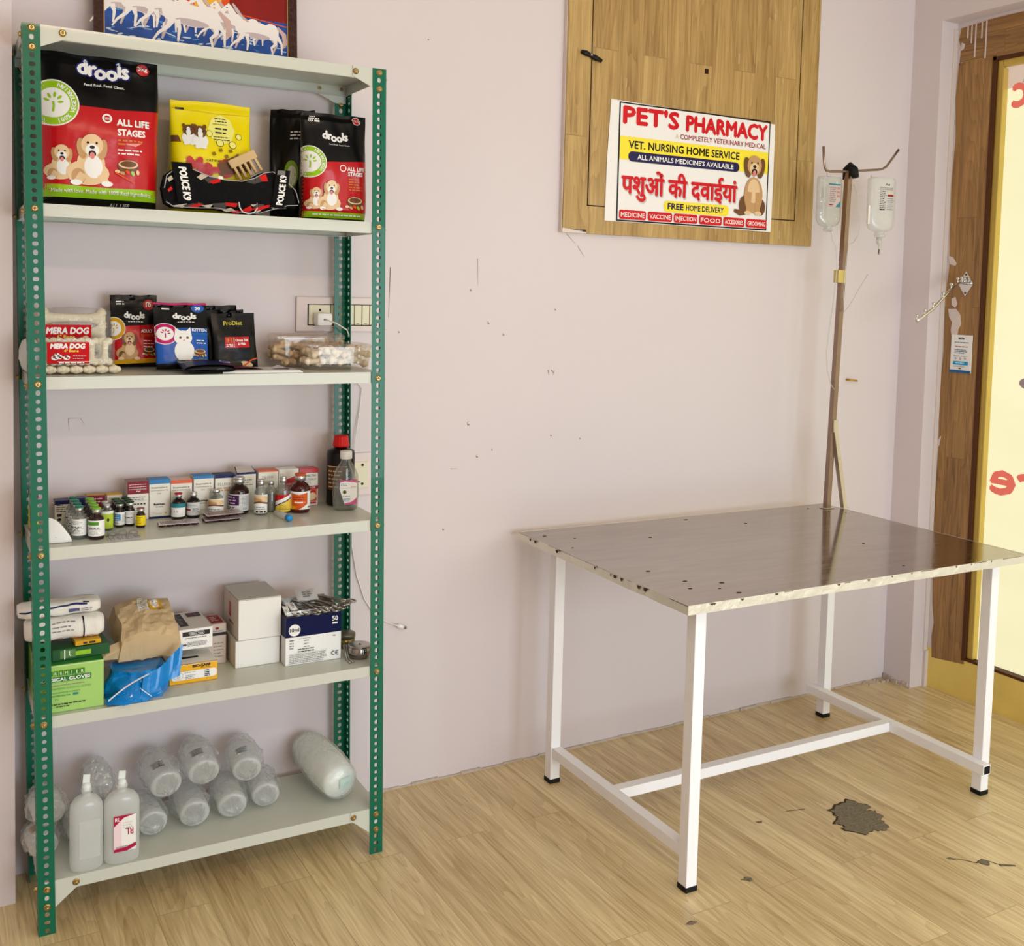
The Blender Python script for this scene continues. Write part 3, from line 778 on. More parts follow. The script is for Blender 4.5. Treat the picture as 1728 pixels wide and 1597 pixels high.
c_, s_ = math.cos(-.01511), math.sin(-.01511)

# ------------------------------------------------------------------ drip pole on the table
iv = thing('drip_pole', 'slim steel drip pole with a two-armed hook bar rising from the table corner', 'drip stand', (2.5574, -.1667, .7512))
TUBE = mat('tarnished_steel_tube', (150, 128, 114), .3, .95, var=.2, vscale=18)
SHINE = mat('pale_steel_face', (206, 196, 182), .3, .85)
top = Vector((.0334, 0, 1.172))
def sq(mb, a, b, hw, dx=0, dy=0):
    a, b = Vector(a), Vector(b); q = []
    for p in (a, b): q.append([(p.x+i*hw, p.y+j*hw, p.z) for i, j in ((-1,-1),(1,-1),(1,1),(-1,1))])
    A = [mb.v(p) for p in q[0]]; B = [mb.v(p) for p in q[1]]
    for i in range(4): mb.face([A[i], A[(i+1)%4], B[(i+1)%4], B[i]])
    mb.face(A[::-1]); mb.face(B)
m = MB(); m.use(TUBE); sq(m, (0,0,0), top, .0095); m.build('pole', iv)
m = MB(); m.use(SHINE); sq(m, (.0585,-.0246,0), (.0125,-.006,.285), .0085); sq(m, (.0125,-.006,.270),(.012,-.004,.312), .010); m.build('brace', iv)
for q in ((-.022,-.016,0,.024,.014,.0025),(.048,-.034,0,.072,-.016,.0025)):
    m = MB(); m.use(SHINE); m.bbox(*q, .001); m.build('base_plate', iv)
m = MB(); m.use(TUBE, True)
hk = [(-.1045,0,1.250),(-.101,0,1.215),(-.095,0,1.183),(-.088,0,1.1715),(-.07,0,1.1685),(-.02,0,1.172),(.04,0,1.178),(.165,0,1.193),(.185,0,1.197),(.205,0,1.207),(.235,0,1.240),(.263,0,1.272)]
hk = [(x, -.013, z) for x, y, z in hk]; m.tube(hk, .0042, 10); m.build('hook_bar', iv)
m = MB(); m.use(BLK, True); m.tube([(.036,-.030,1.155),(.035,-.022,1.180),(.034,-.005,1.196),(.033,.010,1.185),(.033,.012,1.150)], [.012,.016,.014,.013,.010], 10); m.build('tape_wrap', iv)
m = MB(); m.use(mat('brown_paper_tape', (206, 184, 110), .5)); m.box(.008-.013, -.0112, .792, .014+.0165, .0112, .836); m.build('tape', iv)

MILK = film('milky_bottle_plastic', (246, 247, 246), .10, .34, .15, .12, 14)
CLEARP = film('clear_bottle_plastic', (240, 243, 242), .16, .10, .06, .25, 18)
THINF = film('thin_clear_film', (250, 250, 250), .10, .05, .10, 1.0, 30)
LIQ = film('saline_liquid', (225, 232, 230), .10, .06, .03, 0)
TUBEF = film('thin_clear_tubing', (226, 220, 216), .20, .45, .2, 0)
TEALI = mat('teal_ink', (40, 128, 136), .5)
def flatbottle(name, root, w, h, t, m, neck=.18, nr=.28, inverted=False, n=28, liquid=None, cap=None):
    """flat-oval bottle; profile from base to neck"""
    prof = [(.0,.0),(.80,.0),(.93,.012),(1.0,.04),(1.0,.50),(1.0,.74),(.96,.80),(.72,.865),(.42,.90),(nr,.915),(nr,.95),(nr*1.25,.955),(nr*1.25,.985),(nr,1.0),(.02,1.0)]
    mb = MB(); mb.use(m, True); rings = []
    for r, z in prof:
        ring = []
        for i in range(n):
            a_ = 2*PI*i/n; ex = 2.6
            ca, sa = math.cos(a_), math.sin(a_); q = (abs(ca)**ex+abs(sa)**ex)**(-1/ex)
            blend = min(1, max(0, (r-nr)/(1-nr)))
            tt = t*(blend)+w*(1-blend)
            zz = (1-z)*h if inverted else z*h
            ring.append(mb.v((r*w/2*q*ca, r*tt/2*q*sa, zz)))
        rings.append(ring)
    for a_, b_ in zip(rings, rings[1:]):
        for i in range(n): mb.face([a_[i], a_[(i+1)%n], b_[(i+1)%n], b_[i]])
    return mb.build(name, root)
# left hanging bottle
b1 = thing('hanging_drip_bottle', 'half-empty drip bottle with a teal-edged label hanging from the left hook arm', 'drip bottle', (2.4855, -.183, 1.716), 0.0, 'drip bottles hanging on the pole')
flatbottle('bottle', b1, .108, .185, .034, CLEARP, nr=.22, inverted=True)
a = Art(.056, .078, 100, 130)
a.rect(0,0,100,130,mat('faded_label', (196,176,172), .5)); a.rect(0,0,100,8,TEALI); a.lines(8,20,60,8,11,5,GREYINK,3); a.lines(72,18,22,3,22,12,mat('pinkish_ink',(190,130,125),.5),4,.1); a.poly([(100,95),(100,130),(62,130)],TEALI); a.lines(8,116,40,1,8,6,DKRED,5)
a.build('label', b1, lambda x, y, l: (-.021+x, -.0172-l, .083+y))
m = MB(); m.use(TUBEF, True); m.tube([(-.012,.0,.185),(-.012,.002,.20),(-.008,-.001,.208)], .0012, 6); m.build('hanger', b1)
m = MB(); m.use(THINF, True)
m.grid(lambda u, v: (-.024+.034*u+.012*math.sin(v*5), .004*math.sin(u*7)-.006, .03-.05*v*(1-.35*abs(u-.5))), 6, 6); m.build('torn_bag_tail', b1, fix=False)
# right hanging bottle
b2 = thing('hanging_drip_bottle', 'full white drip bottle with a printed grey label hanging from the right hook arm', 'drip bottle', (2.7405, -.183, 1.708), .0, 'drip bottles hanging on the pole')
flatbottle('bottle', b2, .128, .208, .045, MILK, nr=.24, inverted=True)
a = Art(.078, .098, 110, 140)
a.stroke([(42,14),(50,4),(58,14)],4,INK); a.rect(60,6,70,14,INK); a.lines(4,24,100,2,8,4,GREYINK,6,.1); a.lines(4,42,44,11,9,4,INK,7); a.rect(56,58,98,68,DKRED); a.lines(56,44,42,1,8,5,PBC,8); a.lines(56,76,46,7,9,4,GREYINK,9); a.lines(4,134,44,1,8,5,INK,2)
a.build('label', b2, lambda x, y, l: (-.036+x, -.0228-l, .092+y))
m = MB(); m.use(TUBEF, True); m.tube([(-.002,0,.0),(-.002,0,-.018),(.003,0,-.03),(.002,0,-.045),(.0,0,-.062)], [.010,.010,.006,.0045,.004], 10); m.use(INK); m.tube([(-.004,-.005,-.042),(-.007,-.005,-.058)], .0018, 6); m.build('drip_port', b2)
m = MB(); m.use(TUBEF, True); m.tube([(-.052,0,.195),(-.05,.004,.205),(-.046,.01,.216)], .0012, 6); m.build('hanger', b2)
m = MB(); m.use(mat('clear_strip_glint', (238,232,226), .2)); m.bbox(-.074,-.012,.043,-.066,-.006,.108,.001); m.build('side_tab', b2)
tu = MB(); tu.use(TUBEF, True)
tu.tube([(2.497,-.186,1.72),(2.505,-.188,1.69),(2.525,-.188,1.66),(2.535,-.186,1.60),(2.532,-.184,1.52),(2.522,-.184,1.44),(2.512,-.184,1.37),(2.505,-.184,1.30),(2.512,-.184,1.24),(2.535,-.182,1.19),(2.555,-.18,1.17)], .0016, 6)
tag(tu.build('drip_line'), 'thin clear drip line trailing down the left side of the pole', 'drip line')
tu = MB(); tu.use(TUBEF, True)
tu.tube([(2.60,-.184,1.885),(2.622,-.185,1.84),(2.638,-.186,1.77),(2.634,-.186,1.715),(2.61,-.186,1.685),(2.585,-.186,1.675),(2.578,-.184,1.60),(2.575,-.184,1.50),(2.58,-.184,1.442),(2.60,-.186,1.46),(2.65,-.187,1.53),(2.685,-.187,1.575)], .0013, 6)
tag(tu.build('drip_line'), 'loose coil of clear drip line looping right of the pole', 'drip line')

# ------------------------------------------------------------------ switch boards, charger, cable
IVORY = mat('ivory_switch_plastic', (226, 218, 190), .35); PLATE = mat('pinkish_plate_plastic', (224, 208, 204), .35)
sbd = thing('switch_board', 'modular switch board with socket and ivory switches behind the dog-bone tubs', 'switch board', (.677, 0, 1.360))
m = MB(); m.use(PLATE); m.bbox(0, -.010, 0, .262, -.0004, .096, .003); m.build('cover_plate', sbd)
m = MB(); m.use(BLK); m.box(.031, -.0105, .017, .236, -.009, .0765); m.build('module_gap', sbd)
m = MB(); m.use(IVORY); m.bbox(.034, -.0135, .0195, .096, -.010, .0745, .0015); m.build('socket', sbd)
for x, z in ((.0655, .060), (.050, .036), (.081, .036)):
    m = MB(); m.use(BLK); m.tube([(x,-.0133,z),(x,-.0139,z)], .0035, 10); m.build('socket_hole', sbd)
for k in range(6):
    m = MB(); m.use(IVORY); x = .098+k*.023; m.bbox(x, -.0135, .0195, x+.0212, -.010, .0745, .0015)
    sw = m.build('switch', sbd); m = MB(); m.use(BLK); m.box(x+.005, -.0137, .0225, x+.014, -.0134, .0238); m.build('switch_mark', sw)
ch = thing('phone_charger', 'white rounded phone charger plugged into the wall socket', 'charger', (.744, -.0138, 1.395))
m = MB(); m.use(mat('charger_white', (240, 238, 236), .3)); m.bbox(-.022, -.040, -.018, .022, 0, .018, .009); m.build('charger_body', ch)
m = MB(); m.use(GREYINK); m.box(-.005,-.0402,-.002,.005,-.0398,.002); m.build('port', ch)
cb = MB(); cb.use(mat('cable_white', (232, 226, 222), .4), True)
cb.tube([(.744,-.054,1.395),(.746,-.075,1.393),(.765,-.082,1.386),(.80,-.070,1.368),(.82,-.05,1.34),(.822,-.03,1.30),(.835,-.012,1.24),(.872,-.008,1.20),(.866,-.007,1.14),(.852,-.014,1.06),(.848,-.018,.98),(.847,-.018,.90),(.846,-.014,.83),(.850,-.006,.745),(.866,-.006,.66),(.89,-.006,.59),(.918,-.006,.545),(.955,-.008,.515),(.985,-.010,.501)], .0018, 6)
cb.use(mat('charger_white', (0,0,0)), True); cb.tube([(.985,-.010,.501),(.994,-.010,.498),(.996,-.010,.497),(1.012,-.010,.491)], [.003,.003,.0065,.0065], 8)
cb.use(STEEL); cb.tube([(1.012,-.010,.491),(1.022,-.010,.4875)], .0045, 4)
tag(cb.build('charging_cable'), 'thin white charging cable hanging down the wall to a loose plug end', 'cable')
sb2 = thing('switch_board', 'smaller lower switch board with one socket behind the sanitizer bottle', 'switch board', (.775, 0, .893))
m = MB(); m.use(PLATE); m.bbox(0, -.010, 0, .130, -.0004, .122, .003); m.build('cover_plate', sb2)
m = MB(); m.use(IVORY); m.bbox(.012, -.0135, .022, .118, -.010, .097, .0015); m.build('socket', sb2)
for x, z in ((.100,.088),(.100,.034),(.024,.088),(.024,.034)):
    m = MB(); m.use(INK, True); m.tube([(x,-.0134,z),(x,-.0142,z)], .004, 10); m.build('screw', sb2)
a = Art(.1,.07,100,70); a.text('1', 66, 44, 9, INK); a.rect(64,50,80,53,INK); a.build('socket_mark', sb2, flat_front(.012,.022,-.0135))

# ------------------------------------------------------------------ framed print on top of the rack
FRM = mat('dark_brown_frame', (58, 28, 18), .4, bump=.4, bscale=60)
fp = thing('horse_picture', 'dark-framed print of white horses running through blue surf, standing on the rack', 'picture', on_rack(.175, .235, 2.0325), RZ0, None, math.radians(-4))
FWD, FHT, FB = .50, .40, .022
m = MB(); m.use(FRM)
m.box(0,0,0,FB,.018,FHT); m.box(FWD-FB,0,0,FWD,.018,FHT); m.box(FB,0,0,FWD-FB,.018,FB*.3); m.box(FB,0,FHT-FB,FWD-FB,.018,FHT)
m.build('frame', fp)
m = MB(); m.use(mat('picture_backing', (90,70,60), .8)); m.box(FB,.008,FB*.3,FWD-FB,.016,FHT-FB); m.build('backing', fp)
SEA = mat('painted_surf', (30, 74, 150), .35, var=.75, vscale=26); SKYR = mat('painted_red_sky', (134, 18, 14), .35, var=.45, vscale=9)
SUNY = mat('painted_sun', (246, 176, 40), .35); ORNG = mat('painted_orange', (222, 78, 24), .35); HW = mat('painted_white_horse', (240, 232, 226), .35); HS = mat('painted_horse_shade', (196, 178, 178), .35); HP = mat('painted_horse_pink', (206,170,160), .35)
FOAM = mat('painted_foam', (190, 208, 226), .4, var=.2, vscale=60); LBL = mat('painted_light_blue', (70, 140, 196), .4, var=.3, vscale=40)
IW, IH = FWD-2*FB, FHT-FB*1.3
a = Art(IW, IH, 1350, 1110)   # lower part is what shows; y down, foot of the picture = 1110
Y0 = 985
a.rect(0,0,1350,Y0-240,SKYR); a.rect(0,Y0-270,1350,1110,SEA); a.rect(560,Y0-700,900,Y0-255,ORNG); a.rect(640,Y0-640,840,Y0-270,SUNY); a.rect(0,Y0-275,180,Y0-190,LBL); a.stroke([(880,Y0-300),(1340,Y0-240)],8,ORNG)
rr = random.Random(5)
for k in range(70):
    x = rr.uniform(20,1330); y = Y0+80-rr.uniform(5,230); a.ell(x, y, rr.uniform(10,45), rr.uniform(3,9), FOAM if k%3 else LBL, rr.uniform(-20,20), 8)
def horse(x, y, s, flip=1, head=True):
    X = lambda q: x+q*s*flip; Yy = lambda q: y-q*s
    P = lambda l: [(X(p), Yy(q)) for p, q in l]
    for l, wd, mm in (([(-.55,.62),(-.62,.36),(-.72,.06)],[.16*s,.09*s,.05*s],HS),([(.50,.55),(.62,.32),(.52,.05)],[.2*s,.1*s,.05*s],HS)): a.stroke(P(l), wd, mm)
    a.ell(X(0), Yy(.72), .62*s, .27*s, HW, 4*flip, 24); a.ell(X(.45), Yy(.74), .26*s, .27*s, HW); a.ell(X(-.50), Yy(.78), .22*s, .25*s, HW)
    a.ell(X(.0), Yy(.55), .42*s, .09*s, HS, 4*flip, 16)
    for l, wd in (([(-.45,.62),(-.58,.38),(-.80,.20),(-.95,-.02)],[.20*s,.10*s,.07*s,.04*s]),([(-.36,.58),(-.30,.36),(-.34,.04)],[.16*s,.09*s,.05*s]),([(.55,.66),(.60,.36),(.46,.22),(.50,.0)],[.22*s,.11*s,.08*s,.05*s]),([(.62,.64),(.80,.38),(.80,.04)],[.16*s,.08*s,.045*s])): a.stroke(P(l), wd, HW)
    a.stroke(P([(.66,.92),(.88,.70),(.92,.40),(.84,.24)]), [.08*s,.16*s,.14*s,.03*s], HP)
    if head:
        a.stroke(P([(-.50,.80),(-.78,1.12),(-.92,1.38)]), [.36*s,.24*s,.18*s], HW); a.stroke(P([(-.86,1.42),(-1.05,1.28),(-1.22,1.10)]), [.19*s,.15*s,.10*s], HW)
        a.stroke(P([(-.42,1.02),(-.66,1.30),(-.80,1.50)]), [.05*s,.12*s,.06*s], HS); a.ell(X(-1.20), Yy(1.08), .05*s, .035*s, INK); a.ell(X(-.98), Yy(1.34), .025*s, .022*s, INK)
horse(985, Y0-60, 205); horse(860, Y0-70, 215); horse(1110, Y0-10, 235); horse(150, Y0-85, 250); horse(300, Y0-75, 255); horse(450, Y0-90, 245); horse(620, Y0-5, 300)
for k in range(40):
    x = rr.uniform(20,1330); y = Y0+90-rr.uniform(0,120); a.ell(x, y, rr.uniform(8,34), rr.uniform(3,8), FOAM, rr.uniform(-20,20), 8)
GILT = mat('gilt_line', (190, 160, 110), .4, .4)
a.rect(0,0,8,1110,GILT); a.rect(1342,0,1350,1110,GILT)
a.build('print', fp, lambda x, y, l: (FB+x, .008-l*.5, FB*.3+y))

# ------------------------------------------------------------------ goods on the shelves: builders
Z1, Z2, Z3, Z4, Z5 = TIER[1]+.0006, TIER[2]+.0006, TIER[3]+.0006, TIER[4]+.0006, TIER[5]+.0006
TONGUE = mat('tongue_pink', (226,130,130), .4)
def place(o, u, v, z, rz=0.0):
    o.location = on_rack(u, v, z); o.rotation_euler[2] = RZ0+rz; return o
def carton(name, label, cat, u, v, z, w, d, h, rz=0.0, front=None, side=None, top=None, group=None, lid=0.0):
    """folding carton standing with its front-left-bottom corner at (u, v, z)"""
    r = thing(name, label, cat, (0,0,0), 0, group); place(r, u, v, z, rz)
    b = MB(); t = MB(); t.box(0,0,0,w,d,h)
    bmesh.ops.bevel(t.bm, geom=t.bm.edges[:], offset=.0008, segments=1, affect='EDGES')
    fm = front or WHITE; sm_ = side or fm; tm = top or fm
    for q in (fm, sm_, tm): b.use(q)
    t.bm.normal_update(); mp = {}
    for f_ in t.bm.faces:
        n_ = f_.normal
        b.use(tm if n_.z > .7 else (sm_ if abs(n_.x) > .7 else fm))
        b.face([mp.setdefault(q, None) or mp.__setitem__(q, b.v(q.co)) or mp[q] for q in f_.verts])
    t.bm.free()
    b.build('carton_body', r)
    return r
def front_art(r, w, h, W, H, x0=0, z0=0): return Art(w, h, W, H), flat_front(x0, z0)
def pouch(name, label, cat, u, v, z, w, h, t, m, seed, rz=0.0, lean=0.0, p=2.6, top=.12, wr=.003, group=None, waist=.03, nu=40, nv=48, seal=.05, roll=0.0, base=.5):
    r = thing(name, label, cat, (0,0,0), 0, group); place(r, u, v, z+(t*math.sin(-lean) if lean < 0 and lean > -1 else 0), rz)
    r.rotation_euler[0] = lean; r.rotation_euler[1] = roll
    sd = Vector((seed*3.7, seed*1.3, seed*7.1))
    def F(s, q, side):
        prof = min(1.0, base+(1-base)*(q/.10)) if q < .10 else 1.0
        if q < .02: prof *= q/.02*.9+.1
        if q > .45: k = min(1, (q-.45)/(.55-seal)); prof *= 1+(top-1)*(k*k*(3-2*k))
        if q > 1-seal: prof *= .35
        half = t/2*prof*max(0.0, 1-abs(s)**p)**(1/2.2)
        n_ = noise.noise(Vector((s*2.1, q*3.1, side*4.0))+sd)*wr+noise.noise(Vector((s*5.5, q*7.0, side*4.0))+sd)*wr*.22
        edge = max(0.0, 1-abs(s)**8)
        ww = w/2*(1-waist*(.5+.5*math.sin(q*5.3+seed))-waist*.5*noise.noise(Vector((q*4, seed, s*.5))))
        zz = q*h*(1+.012*noise.noise(Vector((s*2.0, seed*2.2, q)))*q)
        return (s*ww, (t/2-half if side == 0 else t/2+half)+n_*edge, zz)
    b = MB(); b.use(m, True)
    sg = [math.sin((i/nu*2-1)*PI/2) for i in range(nu+1)]
    for side in (0, 1):
        b.grid(lambda a_, c_: F(math.sin((a_*2-1)*PI/2), c_, side), nu, nv)
    bmesh.ops.remove_doubles(b.bm, verts=b.bm.verts[:], dist=.0004)
    b.build('pouch', r)
    def fn(a_, b_, l):
        x, y, zz = F(max(-1, min(1, 2*a_/w-1)), max(0, min(1, b_/h)), 0)
        return (x, y-l-.0007, zz)
    return r, fn
def badge(a, cx, cy, r, col, txt=None, a0=-70, a1=70):
    a.ell(cx, cy, r*1.06, r*1.06, WHITE, n=36); a.ring(cx, cy, r*.68, r, col); a.ell(cx, cy, r*.68, r*.68, WHITE, n=30)
    a.stroke([(cx-r*.02, cy+r*.42), (cx+r*.02, cy+r*.15), (cx, cy-r*.05)], r*.09, col)
    for q, l_ in ((-150, .30), (-115, .36), (-80, .38), (-45, .36), (-10, .30)): t_ = math.radians(q); a.ell(cx+r*l_*math.cos(t_), cy+r*.02+r*l_*math.sin(t_), r*.13, r*.06, col, q, 10, up=(q == -150))
    if txt:
        for k, ch_ in enumerate(txt):
            t_ = a0+(a1-a0)*k/(len(txt)-1); rr_ = r*.93; tt = math.radians(t_)
            if ch_ != ' ': a.text(ch_, cx+rr_*math.cos(tt), cy+rr_*math.sin(tt), r*.19, WHITE, al='c', bold=.03, rot=t_-90, up=(k == 0))
def logo_drools(a, x, y, h, m, halo=None):
    """wobbling lower-case word, letter by letter; (x, y) = left end of the baseline"""
    put = [('d', 0, 0, 0), ('r', .78, .10, 0), ('o', 1.22, .32, 0), ('o', 2.02, .30, 0), ('l', 2.86, .02, 0), ('s', 3.12, .06, 0)]
    if halo:
        for ch_, dx, dy, _ in put: a.text(ch_, x+dx*h*.92-h*.0, y+dy*h, h, halo, bold=.13, up=(ch_ == 'd'))
    for ch_, dx, dy, _ in put: a.text(ch_, x+dx*h*.92, y+dy*h, h, m, bold=.055, up=(ch_ == 'd'))
def pup(a, x, y, s, L, D, C, lying=True):
    """pale retriever head and chest facing out; (x, y) = between the paws, s = overall height"""
    e = lambda cx, cy, rx, ry, m, r=0: a.ell(x+cx*s, y-cy*s, rx*s, ry*s, m, r)
    e(-.08,.24,.40,.24,L); e(-.02,.42,.26,.28,L); e(-.26,.16,.13,.16,D); e(.02,.36,.17,.22,C)
    for q in (-.24, .22):
        a.stroke([(x+q*.7*s, y-.22*s), (x+q*1.15*s, y-.05*s)], .15*s, L); e(q*1.25,.045,.11,.055,C)
    e(-.19,.70,.085,.20,D,-8); e(.19,.70,.085,.20,D,8); e(0,.78,.20,.21,L); e(0,.68,.125,.12,C)
    e(0,.61,.07,.065,PK); e(0,.575,.045,.065,TONGUE); e(0,.735,.046,.034,PK)
    for q in (-.08, .08): e(q,.82,.022,.024,PK)
def bowl_art(a, x, y, s):
    a.ell(x, y, s*.50, s*.30, PBD); a.ell(x, y-s*.08, s*.46, s*.20, PBC); a.ell(x, y-s*.10, s*.38, s*.15, PBD)
    for k in range(5): a.ell(x-s*.5+k*s*.24, y+s*(.28+.06*(k%2)), s*.13, s*.08, (PBC, PBR, ORNG, LIME, PBC)[k], 20*k, 10, up=(k == 0))
BAGBLK = mat('black_bag_film', (7, 6, 8), .30, bump=.25, bscale=16, spec=.25)
REDF = mat('red_bag_print', (190, 12, 22), .28, bump=.2, bscale=16, spec=.35); LIME = mat('lime_bag_print', (150, 196, 26), .3, coat=.2)
YELF = mat('yellow_bag_film', (244, 222, 10), .3, bump=.1, bscale=14, coat=.2); HALO = mat('blue_halo_print', (30, 40, 120), .35)
BLUEF = mat('blue_bag_print', (10, 84, 172), .28, bump=.2, bscale=16, spec=.35); MAGF = mat('magenta_print', (190, 24, 100), .35); GOLDF = mat('mustard_print', (214, 160, 20), .35)
ORTXT = mat('orange_small_print', (214, 120, 50), .4)

# ------------------------------------------------------------------ top tier: food bags and harness
r, fn = pouch('dog_food_bag', 'largest black and red dog food bag, behind the front left post', 'pet food bag', .165, .055, Z1, .262, .348, .13, BAGBLK, 1, 0, 0, 5, .3, .006, 'black and red dog food bags', .03)
W_, H_ = 830, 1110
a = Art(.262, .348, W_, H_)
a.poly([(0,400),(250,385),(520,395),(830,372),(830,1000),(0,1000)], REDF); a.poly([(0,955),(420,968),(830,958),(830,1046),(0,1046)], LIME)
logo_drools(a, 262, 140, 105, WHITE, HALO); a.text('Feed Real. Feed Clean.', 300, 232, 20, WHITE, w=275, bold=.02)
badge(a, 92, 380, 160, LIME, '100% VEGETARIAN', 75, -70)
a.ring(445, 465, 22, 34, WHITE); a.lines(428, 458, 36, 2, 10, 6, WHITE, 3, .1)
a.text('ALL LIFE', 512, 508, 48, WHITE, w=230, bold=.05); a.text('STAGES', 516, 580, 46, WHITE, w=195, bold=.05)
a.lines(516, 610, 190, 2, 26, 12, ORTXT, 4); a.poly([(560,640),(690,625),(640,655)], mat('red_gloss_pale', (236,150,140), .2)); a.lines(516, 680, 210, 2, 26, 10, WHITE, 5)
pup(a, 140, 925, 250, PBC, PBR, WHITE); pup(a, 340, 955, 370, PBC, PBR, WHITE); bowl_art(a, 590, 800, 150); a.stroke([(500,850),(560,880),(640,920)], 12, ORNG)
a.text('Made with love. Made with 100% Real Ingredients', 60, 1012, 26, WHITE, w=700, bold=.01)
a.text('ALL LIFE', 470, 1100, 28, WHITE, w=140); a.ell(712, 65, 46, 46, REDF); a.text('3kg', 678, 72, 34, WHITE, w=66, bold=.03)
a.build('print', r, fn, .0052, .00014)

r, fn = pouch('cat_food_bag', 'bright yellow cat food bag standing behind the harness', 'pet food bag', .432, .135, Z1, .200, .280, .085, YELF, 3, 0, 0, 7, .14, .003, None, .02)
a = Art(.200, .280, 1040, 1400)
a.stroke([(20,95),(300,120),(600,140),(1020,110)], 6, mat('dark_yellow_seam', (196,172,10), .4)); a.rect(60,85,170,112,PK)
a.ell(640,330,175,185,mat('pale_yellow_print',(246,240,130),.35),n=8)
for x, y, r_ in ((480,390,42),(860,400,40),(610,500,48),(770,510,48)): a.ring(x, y, r_*.88, r_, INK); a.ell(x, y, r_*.86, r_*.86, mat('pale_yellow_print',(0,0,0)))
a.lines(560,190,160,2,34,12,INK,3); a.lines(530,260,200,1,20,8,INK,4); a.lines(560,310,190,2,50,20,INK,5); a.lines(530,420,240,2,34,10,INK,6)
def kit(x, y, s, W2, B2):
    e = lambda cx, cy, rx, ry, m, q=0: a.ell(x+cx*s, y-cy*s, rx*s, ry*s, m, q)
    e(0,.32,.36,.34,W2); e(0,.74,.30,.28,B2); e(0,.66,.12,.26,W2); e(-.22,.97,.09,.12,B2,-20); e(.22,.97,.09,.12,B2,20)
    for q in (-.12,.12): e(q,.76,.035,.035,PK); e(q*1.3,.03,.12,.07,W2)
a.poly([(0,440),(90,440),(120,520),(0,520)], PBD); kit(215, 545, 240, WHITE, PBD); kit(360, 580, 270, WHITE, PBD)
for x, y in ((520,640),(610,590),(680,660),(735,590),(820,640)):
    for q in (0, 90): a.stroke([(x-24*math.cos(math.radians(q+20)), y-24*math.sin(math.radians(q+20))), (x+24*math.cos(math.radians(q+20)), y+24*math.sin(math.radians(q+20)))], 22, mat('olive_brown_print',(140,110,20),.4))
a.text('CAT FOOD', 420, 740, 26, PK, w=220, bold=.03)
a.text('Me-O', 200, 900, 190, REDF, w=560, bold=.10); a.poly([(560,760),(780,650),(1030,600),(1030,820),(600,900)], PBD)
a.build('print', r, fn, .0052, .00014)
cbm = thing('pet_comb', 'beige wooden pet comb with wide dark gaps tucked against the yellow bag', 'comb', (0,0,0)); place(cbm, .482, .108, Z1+.098, 0); cbm.rotation_euler[1] = math.radians(-28); cbm.rotation_euler[0] = math.radians(-12)
CWD = mat('pale_comb_wood', (216, 184, 132), .5)
m = MB(); m.use(CWD); m.bbox(0, 0, .022, .072, .010, .044, .003); m.build('handle_bar', cbm)
for k in range(5):
    m = MB(); m.use(CWD); m.bbox(.004+k*.0142, .001, -.012, .0105+k*.0142, .009, .024, .0012); m.build('tooth', cbm)
# harness: padded vest panel with webbing and two lettered straps
hn = thing('dog_harness', 'black camouflage dog harness with two POLICE K9 straps lying in front of the yellow bag', 'dog harness', (0,0,0)); place(hn, .29, .045, Z1)
VEST = mat('black_vest_fabric', (16, 15, 16), .85, bump=.3, bscale=160)
upper = [(.005,.055),(.012,.085),(.030,.100),(.062,.108),(.085,.100),(.110,.090),(.150,.083),(.185,.083),(.215,.092),(.240,.107),(.262,.112),(.290,.098),(.318,.070),(.326,.04)]
lower = [(.326,.030),(.30,.028),(.262,.016),(.225,.004),(.180,.005),(.130,.012),(.08,.010),(.03,.010),(.012,.020)]
m = MB(); m.use(VEST, True)
def vest_y(x, z): return .006*math.sin(x*22)-.020*math.exp(-((z-.045)/.05)**2)
out = upper+lower; cx_, cz_ = .165, .052
def vest(u_, q_):
    k = u_*len(out); i = int(k) % len(out); f2 = k-int(k); j = (i+1) % len(out)
    x = out[i][0]+(out[j][0]-out[i][0])*f2; z = out[i][1]+(out[j][1]-out[i][1])*f2
    X, Zz = cx_+(x-cx_)*q_, cz_+(z-cz_)*q_
    return X, Zz
for sgn, th_ in ((1, 0.0), (-1, .024)):
    m.grid(lambda u_, v_: (lambda XZ, q_: (XZ[0], .02+th_+(vest_y(*XZ) if sgn > 0 else 0)*(1-q_**6)-(.006*(1-q_**4))*sgn*1.0, XZ[1]))(vest(u_, max(.02, v_)), v_), 46, 8, True)
m.build('vest_panel', hn)
a = Art(.33, .12, 330, 120)
CG = mat('camo_grey', (74,70,66), .8); CR = mat('camo_red', (206,26,22), .7); CBG = mat('camo_beige', (198,186,164), .8); PIPE = mat('grey_reflective_piping', (170,168,168), .5)
Yv = lambda z: 120-z*1000
